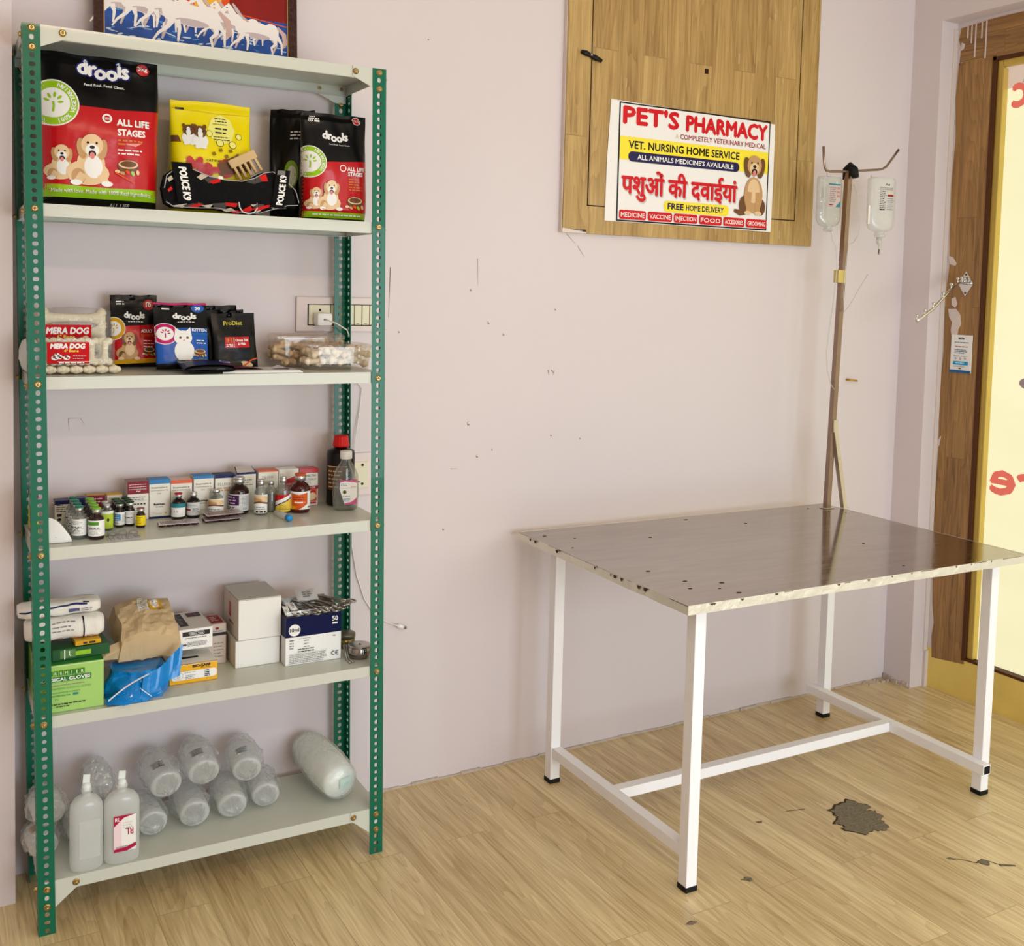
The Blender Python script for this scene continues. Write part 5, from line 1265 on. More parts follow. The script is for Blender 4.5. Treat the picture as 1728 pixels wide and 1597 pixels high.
for i, lab in enumerate(('silver-capped vial with yellow-green label between the lime and dark green caps', 'silver-capped vial behind the yellow-green labelled one')):
    vial('medicine_vial', lab, .1765, .145+i*.036, .0140, .062, mat('smoky_vial_glass', (96,92,84), .1, coat=.4), GREYC, lambda a: (a.rect(0,0,300,200,mat('yellow_green_label',(186,206,60),.45)), a.rect(0,0,300,30,WHITE), a.ell(190,100,16,20,INK)), 'vials with silver caps', lab=(.08,.75))
for i in range(6):
    lab = ('dark vial with green cap and blue label, left of the front pair', 'dark green-capped vial with narrow white label, right of the front pair', 'left dark green-capped vial of the second pair back', 'right dark green-capped vial of the second pair back', 'left dark green-capped vial of the rear pair', 'right dark green-capped vial of the rear pair')[i]
    vial('medicine_vial', lab, (.2085, .2330)[i % 2]-.001*(i//2), (.165, .170)[i % 2]+(i//2)*.026, .0116, .060, DARKG, DGREEN, lab_block(WHITE, mat('label_sky',(76,140,200),.45), i) if i % 2 == 0 else lab_white(None, i), 'dark vials with green caps', lab=(.10,.62), neck=.62)
vial('medicine_vial', 'small amber vial with copper crimp and bright yellow label', .2535, .142, .0110, .048, AMBER, PINKB, lambda a: (a.rect(0,0,300,200,mat('label_bright_yellow',(240,212,20),.45)), a.lines(60,30,150,5,30,6,INK,4)), None, neck=.6)
vial('medicine_vial', 'small dark bottle with red cap and teal-topped label', .354, .200, .0168, .067, DARKG, REDC, lambda a: (a.rect(0,0,300,200,WHITE), a.rect(0,0,300,60,TEALI), a.lines(60,80,20,3,30,16,GREYINK,2), a.text('L 11', 70, 130, 30, GREYINK, w=90)), None)
vial('medicine_vial', 'small dark bottle with silver cap and red-marked label', .392, .205, .0168, .066, DARKG, ALU, lambda a: (a.rect(0,0,300,200,mat('greyish_label',(206,206,204),.5)), a.rect(60,100,140,128,DKRED), a.lines(50,40,180,2,18,6,GREYINK,3), a.lines(160,90,90,4,18,7,INK,5)), None)
BRN = lambda a: (a.rect(0,0,300,200,WHITE), a.ell(150,50,120,44,PBC), a.ell(110,60,70,24,PBR), a.stroke([(40,100),(150,76),(270,100)],18,PBD), a.lines(70,130,150,2,22,9,GREYINK,3), a.ell(120,184,18,10,INK), a.ell(170,184,22,10,INK), a.ell(214,184,14,10,INK))
LQ = film('pale_vial_liquid', (214, 206, 170), .08, .25, .1, 0)
vial('medicine_vial', 'clear vial with brown picture label, left of the purple-label bottle', .4495, .206, .0190, .072, CLEARG, None, BRN, 'clear vials with brown picture labels', lab=(.08,.64))
vial('medicine_vial', 'clear unlabelled vial behind the first brown-label vial', .4470, .245-.024+.022, .0170, .090, CLEARG, ALU, None, None, fill=LQ)
vial('medicine_bottle', 'large dark amber bottle with purple block label', .5095, .212, .0262, .096, AMBER, ALU, lambda a: (a.rect(0,0,300,200,mat('greyish_label',(0,0,0))), a.rect(40,10,180,130,mat('purple_label_block',(62,24,66),.45)), a.lines(56,30,100,3,34,14,mat('lilac_print',(196,170,200),.45),2,.1), a.lines(60,150,100,2,20,10,INK,4), a.lines(200,30,80,7,16,5,GREYINK,5), a.text('CE', 210, 180, 20, INK)), None, lab=(.10,.56), cat='medicine bottle', rot=-.6)
vial('medicine_vial', 'clear vial with brown picture label, right of the purple-label bottle', .558, .178, .0165, .104-.012, CLEARG, ALU, BRN, 'clear vials with brown picture labels', lab=(.06,.58), fill=LQ)
vial('medicine_vial', 'clear vial of pale liquid behind the yellow and red label', .592, .205, .0160, .085, CLEARG, None, None, None, fill=LQ)
vial('medicine_vial', 'vial with yellow and red diagonal label and silver ring cap', .617, .178, .0190, .096, CLEARG, ALU, lambda a: (a.rect(0,0,300,200,mat('label_warm_yellow',(240,206,70),.45)), a.poly([(0,0),(250,0),(0,120)],REDF), a.poly([(250,0),(300,0),(300,30),(0,180),(0,120)],WHITE), a.stroke([(0,172),(300,22)],12,mat('purple_label_block',(0,0,0))), a.lines(120,120,110,4,18,5,INK,5)), None, lab=(.06,.52), fill=LQ, neck=.36)
vial('medicine_bottle', 'dark red-brown bottle with orange block label and orange cap', .6605, .170, .0255, .103, mat('red_amber_glass', (66, 10, 8), .06, coat=.5), ORC, lambda a: (a.rect(0,0,300,200,WHITE), a.poly([(90,20),(160,34),(232,14),(232,140),(160,200),(90,200)],mat('label_deep_orange',(212,88,20),.45)), a.poly([(90,160),(150,165),(110,200),(90,200)],GOLDF), a.lines(110,60,100,2,24,8,DKRED,4,.1), a.lines(125,112,86,1,20,14,WHITE,2,.05), a.lines(20,30,60,8,18,5,GREYINK,7), a.lines(236,170,40,1,10,14,INK,5)), None, lab=(.10,.56), cat='medicine bottle', rot=-.55)
# large dark bottle with red cap
k = thing('disinfectant_bottle', 'tall black bottle with ribbed red cap at the right end of the middle shelf', 'bottle', (0,0,0)); place(k, .7915, .226, Z3, -.3)
m = MB(); m.use(BLACKP, True); m.lathe([(.01,0),(.035,0),(.0385,.006),(.0385,.140),(.036,.149),(.022,.155),(.018,.158),(.018,.170)], 28); m.build('bottle', k)
m = MB(); m.use(mat('red_screw_cap', (206, 24, 20), .4)); n_ = 36; rr0 = []
for zz, rb in ((.160,.0205),(.163,.0225),(.180,.0195),(.188,.0190),(.190,.017)):
    rr0.append([m.v(((rb+.0007*(i%2))*math.cos(2*PI*i/n_), (rb+.0007*(i%2))*math.sin(2*PI*i/n_), zz)) for i in range(n_)])
for A, B in zip(rr0, rr0[1:]):
    for i in range(n_): m.face([A[i], A[(i+1)%n_], B[(i+1)%n_], B[i]])
m.face(rr0[-1]); m.build('screw_cap', k)
a = Art(.06, .065, 100, 110); a.rect(0,0,100,110,mat('brown_bottle_label',(92,60,36),.5)); a.ring(50,50,0,0.1,PBC); a.rect(0,0,100,3,PBC); a.lines(10,20,70,5,18,6,PBC,3); a.build('label', k, lambda x, y, l: ((.0385+l)*math.cos(-PI/2-.35+(x-.03)/.0385), (.0385+l)*math.sin(-PI/2-.35+(x-.03)/.0385), .045+y), .008)
# sanitizer bottle
k = thing('sanitizer_bottle', 'clear oval sanitizer bottle with white cap and pink label at the right end', 'bottle', (0,0,0)); place(k, .779, .150, Z3, -.12)
SAN = film('clear_pet_plastic', (232, 234, 230), .18, .05, .05, .1, 12)
m = MB(); m.use(SAN, True); rings = []
for rx_, zz in ((.026,0),(.031,.002),(.034,.012),(.0355,.05),(.0345,.078),(.033,.095),(.028,.108),(.020,.121),(.0145,.130),(.0135,.133),(.0135,.142)):
    f_ = .62+(.38*max(0, (zz-.10)/.033) if zz > .10 else 0); rings.append([m.v((rx_*math.cos(2*PI*i/32), rx_*min(1, f_)*math.sin(2*PI*i/32), zz)) for i in range(32)])
for A, B in zip(rings, rings[1:]):
    for i in range(32): m.face([A[i], A[(i+1)%32], B[(i+1)%32], B[i]])
m.face(rings[0][::-1]); m.build('bottle', k)
m = MB(); m.use(film('gel_liquid', (238, 238, 232), .05, .10, .1, 0), True); m.lathe([(.002,.003),(.028,.004),(.031,.012),(.0325,.05),(.0318,.072),(.002,.072)], 28, (0,0,0), True, 1, .58); m.build('gel', k)
m = MB(); m.use(mat('cap_white', (236,234,228), .4), True); m.lathe([(.0150,.138),(.0162,.139),(.0160,.156),(.0150,.159),(.002,.159)], 28); m.build('screw_cap', k)
a = Art(.050, .066, 170, 230)
PINKL = mat('pink_label', (206, 84, 140), .45)
a.poly([(10,0),(170,0),(170,230),(50,230),(0,80)], WHITE); a.poly([(10,0),(170,0),(170,34),(120,22),(60,14),(4,24)],PINKL); a.poly([(45,215),(110,206),(170,170),(170,230),(52,230)],PINKL); a.rect(8,28,96,60,WHITE); a.lines(14,34,70,2,12,6,GREYINK,2); a.lines(105,60,60,1,10,6,PINKL,4); a.rect(0,74,170,76,GREYINK)
a.ell(48,112,17,18,mat('olive_seal',(110,110,20),.5)); a.ell(48,112,8,10,INK); a.text('IMIPA', 30, 158, 12, INK, w=66); a.lines(40,172,70,3,11,5,TEALI,5)
a.build('label', k, lambda x, y, l: ((.0362+l)*math.cos(-PI/2+.10+(x-.025)/.035), (.0362+l)*.64*math.sin(-PI/2+.10+(x-.025)/.035), .018+y), .008, .00008)
# blister packs, dropper tube, mask, packet
FOIL = mat('blister_foil', (214, 206, 206), .35, .5); DOME = film('blister_dome', (222, 224, 222), .26, .12, .05, 0); PILL = mat('maroon_capsules', (74, 14, 20), .2, coat=.5)
def blister(label, u, v, z, w, d, nx, ny, dome, rz, group=None, rd=.006):
    k = thing('blister_pack', label, 'blister pack', (0,0,0), 0, group); place(k, u, v, z, rz)
    m = MB(); m.use(FOIL); m.prism([(0,0,0),(w,0,.0005),(w,d,.0015),(0,d,.0005)], (0,0,.0006)); m.build('foil', k)
    for i in range(nx):
        for j in range(ny):
            m = MB(); m.use(dome, True); m.lathe([(rd,.0012),(rd*.97,rd*.45),(rd*.7,rd*.85),(rd*.1,rd)], 14, (w*(i+.5)/nx, d*(j+.5)/ny, 0)); m.build('blister_dome', k)
    return k
blister('clear empty-domed blister strip lying in front of the blue-label vial', .166, .058, Z3, .072, .030, 3, 1, DOME, .05, 'clear blister strips', .0115)
blister('flat clear blister strip at the very edge of the middle shelf', .163, .020, Z3, .074, .034, 4, 2, DOME, .02, 'clear blister strips', .0062)
def dstack(label, u, v, z, w, d, rz, flip=False):
    k = thing('blister_pack', label, 'blister pack', (0,0,0), 0, 'maroon capsule blister packs'); place(k, u, v, z, rz)
    m = MB(); m.use(PILL); 
    for i in range(5): 
        m2 = MB(); m2.use(PILL, True); m2.lathe([(.004,0),(.0065,.001),(.0075,.0045),(.0075,.0065)], 12, (w*(i+.5)/5, d*.3, 0), True, 1.2, 1.0); m2.build('blister_dome', k)
        m2 = MB(); m2.use(PILL, True); m2.lathe([(.004,0),(.0065,.001),(.0075,.0045),(.0075,.0065)], 12, (w*(i+.5)/5, d*.72, 0), True, 1.2, 1.0); m2.build('blister_dome', k)
    m.bm.free()
    m = MB(); m.use(FOIL); m.prism([(0,0,.0066),(w,.002,.0066),(w*1.01,d,.0078),(.004,d,.0078)], (0,0,.0006)); m.build('foil', k)
    a = Art(w, d, 300, 120); a.lines(20,20,250,5,18,6,mat('maroon_print',(120,50,54),.5),4); a.build('print', k, flat_top(0,0,.0078))
    return k
dstack('maroon-capsule blister pack in front of the two small dark bottles', .290, .112, Z3, .098, .042, -.05)
dstack('lower maroon-capsule blister pack in front of the purple-label bottle', .402, .116, Z3, .092, .046, .04)
dstack('upper maroon-capsule blister pack stacked in front of the purple-label bottle', .409, .124, Z3+.0098, .096, .046, .12)
k = thing('dropper_tube', 'small clear tube with bright blue cap lying on the middle shelf', 'tube', (0,0,0)); place(k, .590, .150, Z3+.0085, math.radians(-83))
m = MB(); m.use(film('milky_tube', (236,234,226), .12, .5, .2, 0), True); m.tube([(0,0,0),(.03,0,0),(.075,0,0)], [.006,.008,.008], 14); m.build('tube', k)
m = MB(); m.use(mat('bright_blue_cap',(40,140,200),.3), True); m.tube([(.074,0,0),(.088,0,0),(.090,0,0)], [.0084,.0082,.006], 14); m.build('cap', k)
k = thing('medicine_envelope', 'crumpled white paper medicine envelope beside the front left post', 'envelope', (0,0,0)); place(k, .030, .022, Z3, -.05)
m = MB(); m.use(WHITE, True)
ev = lambda u_, v_, o_: (.004+.044*u_+.008*u_*(1-v_), .004+.020*(1-v_)+.09*v_*.5*(1-u_*.4), .004+.052*math.sin(min(1, v_)*PI*.55)*(1-.75*u_**2.2)-o_)
m.grid(lambda a_, b_: ev(a_, b_, 0), 12, 12); m.grid(lambda a_, b_: ev(a_, b_, .003), 12, 12); m.build('envelope', k, fix=False)
m = MB(); m.use(INK, True); m.lathe([(.0001,0),(.0014,.0002),(.0001,.0004)], 8, (.022,.012,.0155)); m.build('hole', k)
k = thing('yellow_packet', 'slim yellow, white and red packet standing at the left end of the middle shelf', 'packet', (0,0,0)); place(k, .0065, .052, Z3, 0)
m = MB(); m.use(WHITE); m.bbox(0,0,0,.012,.105,.112,.001); m.build('packet', k)
a = Art(.105, .112, 100, 110); a.rect(0,42,100,88,YELF); a.rect(0,88,100,96,REDF); a.rect(0,0,100,14,NAVYI); a.build('print', k, lambda x, y, l: (-l, .105-x, y))
a = Art(.012, .112, 12, 110); a.rect(0,42,12,88,YELF); a.rect(0,88,12,96,REDF); a.rect(0,0,12,8,MAGF); a.build('print', k, flat_front(0,0))

# ------------------------------------------------------------------ fourth tier: gloves, boxes, instruments
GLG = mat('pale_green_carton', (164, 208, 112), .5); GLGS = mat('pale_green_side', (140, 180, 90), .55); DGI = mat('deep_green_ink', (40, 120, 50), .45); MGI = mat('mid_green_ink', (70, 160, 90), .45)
gb = carton('glove_carton', 'pale green surgical gloves carton behind the front left post', 'carton', .0055, .022, Z4, .142, .215, .110, 0, GLG, GLGS, DGI)
a = Art(.142, .110, 560, 420)
a.rect(90,50,400,98,LIME)
for i, ch_ in enumerate('PREMIER'): a.rect(94+i*44,54,132+i*44,95,DGI); a.text(ch_, 113+i*44, 88, 26, mat('pale_print_green',(226,244,190),.5), al='c', bold=.02)
a.rect(10,104,452,148,DGI); a.text('SURGICAL GLOVES', 18, 140, 28, WHITE, w=426, bold=.05)
a.lines(90,178,330,1,10,6,GREYINK,3); a.text('PRE-POWDERED SURGICAL GLOVES', 60, 218, 16, MGI, w=390); a.lines(80,242,300,1,10,6,MGI,4); a.rect(300,262,345,278,TEALI); a.lines(120,268,170,1,10,8,MGI,5,.1); a.text('7½', 150, 312, 18, TEALI); a.lines(90,340,340,1,10,9,INK,6,.1); a.lines(160,362,120,1,10,8,INK,7)
a.stroke([(2,4),(300,8),(556,6)],5,mat('pale_print_green',(0,0,0))); a.build('print', gb, flat_front(0,0))
a = Art(.215, .110, 400, 200); a.lines(40,60,280,5,24,8,MGI,4); a.build('side_print', gb, flat_left(.215,0))
k = carton('suture_carton', 'flat dark green carton lying on the surgical gloves carton', 'carton', .042, .045, Z4+.1105, .125, .14, .026, .08, mat('dark_green_carton',(30,84,40),.45), mat('dark_green_carton',(0,0,0)), mat('dark_green_carton',(0,0,0)))
a = Art(.125,.026,300,60); a.rect(40,8,120,50,mat('olive_green_print',(90,130,70),.5)); a.rect(120,20,200,44,LIME); a.rect(60,4,66,56,WHITE); a.stroke([(88,14),(86,34),(96,40)],6,WHITE); a.build('print', k, flat_front(0,0))
k = carton('ampoule_carton', 'small yellow-orange carton on the dark green carton under the white rolls', 'carton', .092, .052, Z4+.138, .056, .05, .010, .06, GOLDF, GOLDF, YTOP)
a = Art(.056,.010,200,36); a.lines(60,10,110,1,10,17,INK,4,.05); a.build('print', k, flat_front(0,0))
# white wrapped gauze rolls
GAUZE = mat('white_wrap_paper', (232, 228, 220), .55, bump=.3, bscale=40)
def roll(label, u, v, z, L, ry_, rz_, rz, seed, art):
    k = thing('wrapped_roll', label, 'wrapped pack', (0,0,0), 0, 'white wrapped packs on the gloves carton'); place(k, u, v, z, rz)
    def F(t_, x, o_=0.0):
        q = (abs(math.cos(t_))**3.2+abs(math.sin(t_))**3.2)**(-1/3.2); w_ = 1-.25*max(0, (abs(2*x/L-1)-.86)/.14)
        n_ = noise.noise(Vector((x*40, math.cos(t_)*2, seed)))*.003
        return (x, ry_+(ry_*q*math.cos(t_)+n_)*w_-0+(o_*math.cos(t_)), rz_+(rz_*q*math.sin(t_)+n_)*w_+o_*math.sin(t_))
    m = MB(); m.use(GAUZE, True); g = m.grid(lambda u_, v_: F(2*PI*u_, L*v_), 30, 24, True); m.face(g[0][::-1]); m.face(g[-1]); m.build('wrapped_pack', k)
    a = Art(L, 2.0*rz_, 400, 200); art(a); a.build('print', k, lambda x, y, l: F(PI+ .0-(y-rz_)/(rz_)*1.1, x, .001+l), .006, .0001)
    return k
roll('lower white wrapped pack printed in red, on the green cartons', -.010, .062, Z4+.1490, .168, .034, .026, .02, 3, lambda a: (a.text('ACTIPOD', 100, 184, 24, DKRED, w=84), a.text('ACTIPOD', 216, 182, 24, DKRED, w=80), a.text('ACTIPOD', 305, 180, 24, DKRED, w=84), a.stroke([(288,10),(292,110),(290,196)],7,PK), a.lines(130,40,130,3,30,8,GREYINK,4)))
roll('upper white wrapped pack with navy stripe, on top of the other pack', -.022, .075, Z4+.2025, .175, .030, .0165, .05, 5, lambda a: (a.stroke([(0,88),(150,66),(250,52),(330,62)],18,NAVYI), a.rect(238,100,292,140,mat('grey_violet_print',(90,90,130),.5)), a.lines(300,104,60,2,22,10,GREYINK,3), a.rect(310,34,340,48,INK)))
# kraft paper parcel
KRAFT = mat('kraft_paper', (204, 177, 137), .7, bump=.35, bscale=14, var=.06, vscale=10)
k = thing('paper_parcel', 'crumpled brown kraft paper parcel with pharmacy label resting on the blue plastic bag', 'parcel', (0,0,0)); place(k, .190, .086, Z4+.074, .03); k.rotation_euler[0] = math.radians(24)
def par(u_, v_, top=True):
    x = .150*u_; y = .165*v_
    q = min(1, max(0, math.sin(PI*min(1, max(0, u_)))))**.10*min(1, max(0, math.sin(PI*v_)))**.12
    z = .070*q+.007*noise.noise(Vector((u_*3, v_*3, 2)))+.006*noise.noise(Vector((u_*7, v_*7, 5)))+.003*noise.noise(Vector((u_*15, v_*15, 5)))-.012*abs(u_-.5)*v_
    return (x+.006*noise.noise(Vector((v_*4, u_*2, 9))), y, z if top else .004*noise.noise(Vector((u_*4, v_*4, 1))))
m = MB(); m.use(KRAFT)
m.grid(lambda a_, b_: par(a_, b_), 16, 16); m.grid(lambda a_, b_: par(a_, b_, False), 16, 16)
for a_, b_, ax in ((0, 0, 0), (0, 1, 0)):
    pass
bmesh.ops.triangulate(m.bm, faces=m.bm.faces[:])
m.build('paper_wrap', k)
m = MB(); m.use(KRAFT); m.prism([(.006,.012,.03),(-.030,.0,.028),(-.042,-.006,.020),(-.034,.0,.012),(-.012,.006,.006),(.008,.006,.004)], (0,.020,.006)); m.build('folded_flap', k)
a = Art(.062, .052, 330, 170)
a.rect(0,0,140,170,mat('receipt_paper',(220,212,196),.6)); a.lines(10,16,120,8,18,6,GREYINK,3); a.rect(150,10,330,160,GOLDF); a.ell(232,84,62,56,WHITE); a.lines(190,56,90,5,14,6,GREYINK,5); a.stroke([(250,30),(300,20),(330,40)],4,PY)
a.build('label', k, lambda x, y, l: (lambda p: (p[0], p[1], p[2]+.0012+l))(par((.058+x)/.15, (.092+y)/.165)), .006, .0001)
# blue plastic bag
BLUEB = mat('blue_polythene', (0, 128, 206), .22, bump=.5, bscale=18, coat=.4, var=.12, vscale=10)
k = thing('plastic_bag', 'bright blue crumpled plastic bag under the kraft parcel', 'plastic bag', (0,0,0)); place(k, .156, .008, Z4)
def bb(u_, v_):
    t_ = 2*PI*u_; x = .072+.076*math.cos(t_)*(1-.25*v_)+.012*noise.noise(Vector((math.cos(t_)*2, math.sin(t_)*2, v_*3)))
    y = .075+.070*math.sin(t_)*(1-.15*v_)+.010*noise.noise(Vector((math.cos(t_)*3, math.sin(t_)*3, v_*3+5)))
    return (x, y, max(0, .066*v_+.006*noise.noise(Vector((math.cos(t_)*3, math.sin(t_)*3, v_*4+9)))*v_))
m = MB(); m.use(BLUEB); g = m.grid(bb, 40, 10, True); m.face(g[0][::-1])
bmesh.ops.triangulate(m.bm, faces=[m.face(g[-1])]); m.build('bag_body', k)
m = MB(); m.use(BLUEB)
ear = lambda pts, n_: pts
m.grid(lambda u_, v_: (-.004+.098*u_, -.004+.028*v_-.012*math.sin(PI*u_)+.004*math.sin(u_*13+v_*3), .004+(.052*u_+.006)*v_+.010*math.sin(PI*u_)*(1-v_)*0), 14, 6)
m.grid(lambda u_, v_: (.068+.098*u_+.010*v_, -.010+.044*u_+.016*v_+.004*math.sin(u_*11), .010+.028*u_+(.050+.022*u_-.012*math.sin(PI*u_))*v_), 14, 6)
m.build('folded_skirt', k, None, False)
m = MB(); m.use(mat('grey_plastic_fold',(206,210,212),.4))
m.grid(lambda u_, v_: (-.002+.09*u_, -.010+.012*math.sin(u_*PI)-.002+.001*v_, .016+.050*u_+.0035*v_), 12, 1); m.build('pale_fold_edge', k, None, False)
m = MB(); m.use(mat('pale_tear_strip',(150,150,156),.3)); m.use(WHITE); m.grid(lambda u_, v_: (.070+.026*u_-.004*v_, -.0165+.012*u_, .034-.026*u_+.006*v_), 6, 1); m.build('white_strip', k, None, False)
# syringe carton, medicine carton, biosafe
PGREY = mat('pale_grey_carton', (214, 208, 204), .5); CHAR = mat('charcoal_ink', (46, 40, 42), .5)
k = carton('syringe_carton', 'white syringe carton with charcoal stripes leaning on the yellow glove box', 'carton', .335, .110, Z4+.073, .082, .135, .052, .02, WHITE, PGREY, PGREY, None); k.rotation_euler[0] = math.radians(1.0)
a = Art(.082,.052,280,180); a.rect(28,22,256,62,CHAR); a.rrect(80,28,210,54,12,WHITE); a.rrect(83,31,207,51,10,CHAR); a.text('DISPO VAN', 92, 48, 12, WHITE, w=106, bold=.03); a.lines(46,76,190,1,10,5,INK,2,.05); a.lines(70,112,170,4,11,5,GREYINK,3,.1); a.text('HMD', 22, 142, 16, INK, w=44, bold=.06); a.build('print', k, flat_front(0,0))
a = Art(.082,.135,280,400); a.rect(30,30,100,330,CHAR); a.lines(40,60,40,8,30,10,GREYINK,2); a.rect(140,40,256,130,CHAR); a.lines(160,60,70,2,34,16,DKRED,4); a.build('top_print', k, flat_top(0,0,.052))
a = Art(.135,.052,300,120); a.rect(30,30,250,90,CHAR); a.build('side_print', k, flat_left(.135,0))
TAUPE = mat('taupe_carton', (206, 190, 176), .55)
k = carton('medicine_box', 'taupe carton with dark red lettering half hidden behind the syringe carton', 'carton', .392, .185, Z4, .076, .085, .105, .0, TAUPE, TAUPE, mat('dusty_pink_top',(190,164,156),.55))
a = Art(.076,.105,260,360); a.lines(150,170,90,5,30,8,GREYINK,3); a.ell(180,40,16,12,DKRED); a.rect(0,78,260,104,CHAR); a.lines(20,60,230,1,10,8,GREYINK,4); a.build('print', k, flat_front(0,0))
a = Art(.076,.085,260,200); a.rect(80,20,120,190,PBD); a.rect(140,30,240,180,DKRED); a.lines(150,60,70,3,34,14,TAUPE,3); a.build('top_print', k, flat_top(0,0,.105))
BSY = mat('biosafe_yellow', (240, 178, 30), .4)
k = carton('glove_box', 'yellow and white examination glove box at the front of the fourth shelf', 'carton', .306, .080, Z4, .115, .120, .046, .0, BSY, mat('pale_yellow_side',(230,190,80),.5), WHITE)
a = Art(.115,.060,400,200)
a = Art(.115,.046,400,190); a.rrect(4,4,66,36,14,WHITE); a.text('ST', 14, 28, 16, GREYINK); a.text('BIO-SAFE', 190, 34, 26, CHAR, w=150, bold=.06); a.lines(260,42,80,1,10,5,CHAR,2,.1)
a.rrect(16,64,392,150,26,WHITE); a.ell(72,104,40,38,GREYINK); a.ell(72,104,37,35,WHITE); a.ell(72,112,16,22,PGREY); a.lines(120,74,100,1,10,5,GREYINK,3); a.lines(130,104,90,3,16,6,GREYINK,4); a.lines(290,74,44,4,18,9,INK,5,.1); a.build('print', k, flat_front(0,0))
a = Art(.115,.120,400,400); a.rect(0,380,400,400,BSY); a.lines(120,215,160,1,10,40,CHAR,6,.05); a.build('top_print', k, flat_top(0,0,.046))
# two plain white boxes
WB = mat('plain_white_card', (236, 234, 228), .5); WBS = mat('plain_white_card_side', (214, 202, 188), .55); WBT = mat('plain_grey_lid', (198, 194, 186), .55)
carton('white_box', 'plain white cardboard box, lower one of the pair on the fourth shelf', 'box', .478, .130, Z4, .115, .145, .070, .0, WB, WBS, WBT, 'plain white boxes')
k = carton('white_box', 'plain white cardboard box with red tab, stacked on the lower white box', 'box', .486, .130, Z4+.0705, .111, .150, .106, .0, WB, WBS, WBT, 'plain white boxes')
a = Art(.15,.106,300,220); a.rect(110,50,150,130,REDF); a.lines(120,150,90,1,10,10,DKRED,3,.1); a.build('side_print', k, flat_left(.15,0))
m = MB(); m.use(mat('box_seam',(120,110,100),.7)); m.box(-.0004,-.0004,.1035,.1114,.1,.1042); m.build('lid_seam', k)
# 10 ml syringe box
NV = mat('syringe_box_navy', (8, 13, 64), .5, spec=.12)
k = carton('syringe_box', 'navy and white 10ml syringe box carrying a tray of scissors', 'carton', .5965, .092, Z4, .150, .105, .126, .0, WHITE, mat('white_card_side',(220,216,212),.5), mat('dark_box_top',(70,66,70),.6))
a = Art(.150,.126,830,700)
a.rect(0,0,830,290,NV); a.ell(130,190,86,86,WHITE,n=36); a.text('10ml', 62, 214, 56, PK, w=136, bold=.03); a.text('50', 690, 118, 68, WHITE, w=84, bold=.035); a.lines(690,140,80,1,10,26,WHITE,3,.02)
a.lines(60,330,80,1,10,12,INK,2,.1); a.lines(190,318,190,1,10,7,GREYINK,3); a.lines(60,370,60,3,36,16,GREYINK,4,.1); a.lines(270,350,80,3,44,11,GREYINK,5,.2); a.lines(180,470,260,2,34,12,INK,6,.1); a.rect(56,528,616,530,GREYINK); a.lines(56,545,560,6,24,9,GREYINK,7,.1); a.lines(700,330,50,1,10,12,GREYINK,3,.1)
for x in (690,):
    a.ring(712,596,22,32,INK,60,300); a.ring(772,596,22,32,INK,60,300); a.rect(750,592,778,600,INK)
a.build('print', k, flat_front(0,0))
a = Art(.105,.126,500,700); a.rect(0,0,500,290,NV); a.build('side_print', k, flat_left(.105,0))
# steel tray of scissors and packets on it
k = thing('instrument_tray', 'shallow steel tray on top of the navy syringe box', 'tray', (0,0,0)); place(k, .604, .102, Z4+.1268, 0)
m = MB(); m.use(STEEL); m.box(0,0,0,.135,.098,.001)
for q in ((0,0,.001,.135,.0012,.012),(0,.0968,.001,.135,.098,.02),(0,.0012,.001,.0012,.0968,.016),(.1338,.0012,.001,.135,.0968,.016)): m.box(*q)
m.build('tray', k)
DKST = mat('dark_scissor_steel', (176, 170, 162), .24, 1.0)
def scissors(label, u, v, z, rz, tilt):
    s_ = thing('surgical_scissors', label, 'scissors', (0,0,0), 0, 'surgical scissors in the tray'); place(s_, u, v, z, rz); s_.rotation_euler[1] = tilt
    for sg in (-1, 1):
        m = MB(); m.use(DKST, True)
        m.tube([(-.066,sg*.0015,.0),(-.02,sg*.0025,.001),(.0,0,.001),(.030,-sg*.006,.001),(.044,-sg*.009,.001)], [.0012,.0030,.0034,.0026,.0024], 8)
        cx = .056
        ring = [(cx+.0125*math.cos(2*PI*i/16+PI), -sg*.0135+.0085*math.sin(2*PI*i/16+PI), .001) for i in range(17)]
        m.tube(ring, .0023, 8, False); m.build('blade_and_loop', s_)
    m = MB(); m.use(STEEL, True); m.lathe([(.0005,-.002),(.003,-.002),(.003,.0045),(.0005,.005)], 12); m.build('pivot', s_)
for lab, u, v, z, rz, tl in (('lowest scissors in the tray, loops toward the shelf edge', .668, .142, .1315, math.radians(-68), 0), ('scissors crossing over the lowest pair in the tray', .672, .146, .1385, math.radians(-66), .02), ('scissors lying at the middle of the tray', .712, .146, .1315, math.radians(-60), .0), ('scissors on top at the middle of the tray', .716, .150, .1385, math.radians(-56), .02), ('scissors at the right side of the tray, loops over the rim', .742, .158, .1440, math.radians(-52), .05), ('scissors at the left side of the tray', .632, .150, .1315, math.radians(-80), 0)):
    scissors(lab, u, v, Z4+z, rz, tl)
def sachet(label, u, v, z, w, d, rz, mm, tilt, ink=True):
    s_ = thing('swab_packet', label, 'packet', (0,0,0), 0, 'paper packets in the tray'); place(s_, u, v, z, rz); s_.rotation_euler[0] = tilt
    m = MB(); m.use(mm); m.grid(lambda a_, b_: (w*a_, d*b_, .003*math.sin(PI*a_)*math.sin(PI*b_)+.0015*math.sin(a_*9)), 10, 8); m.grid(lambda a_, b_: (w*a_, d*b_, -.001), 10, 8); m.build('packet', s_)
    if ink:
        a = Art(w,d,100,80); a.lines(30,24,44,3,16,9,GREYINK,4); a.build('print', s_, flat_top(0,0,.0032))
sachet('clear-fronted sterile packet at the back of the tray', .648, .150, Z4+.150, .056, .048, -.08, mat('pale_packet',(206,206,204),.4), .35)
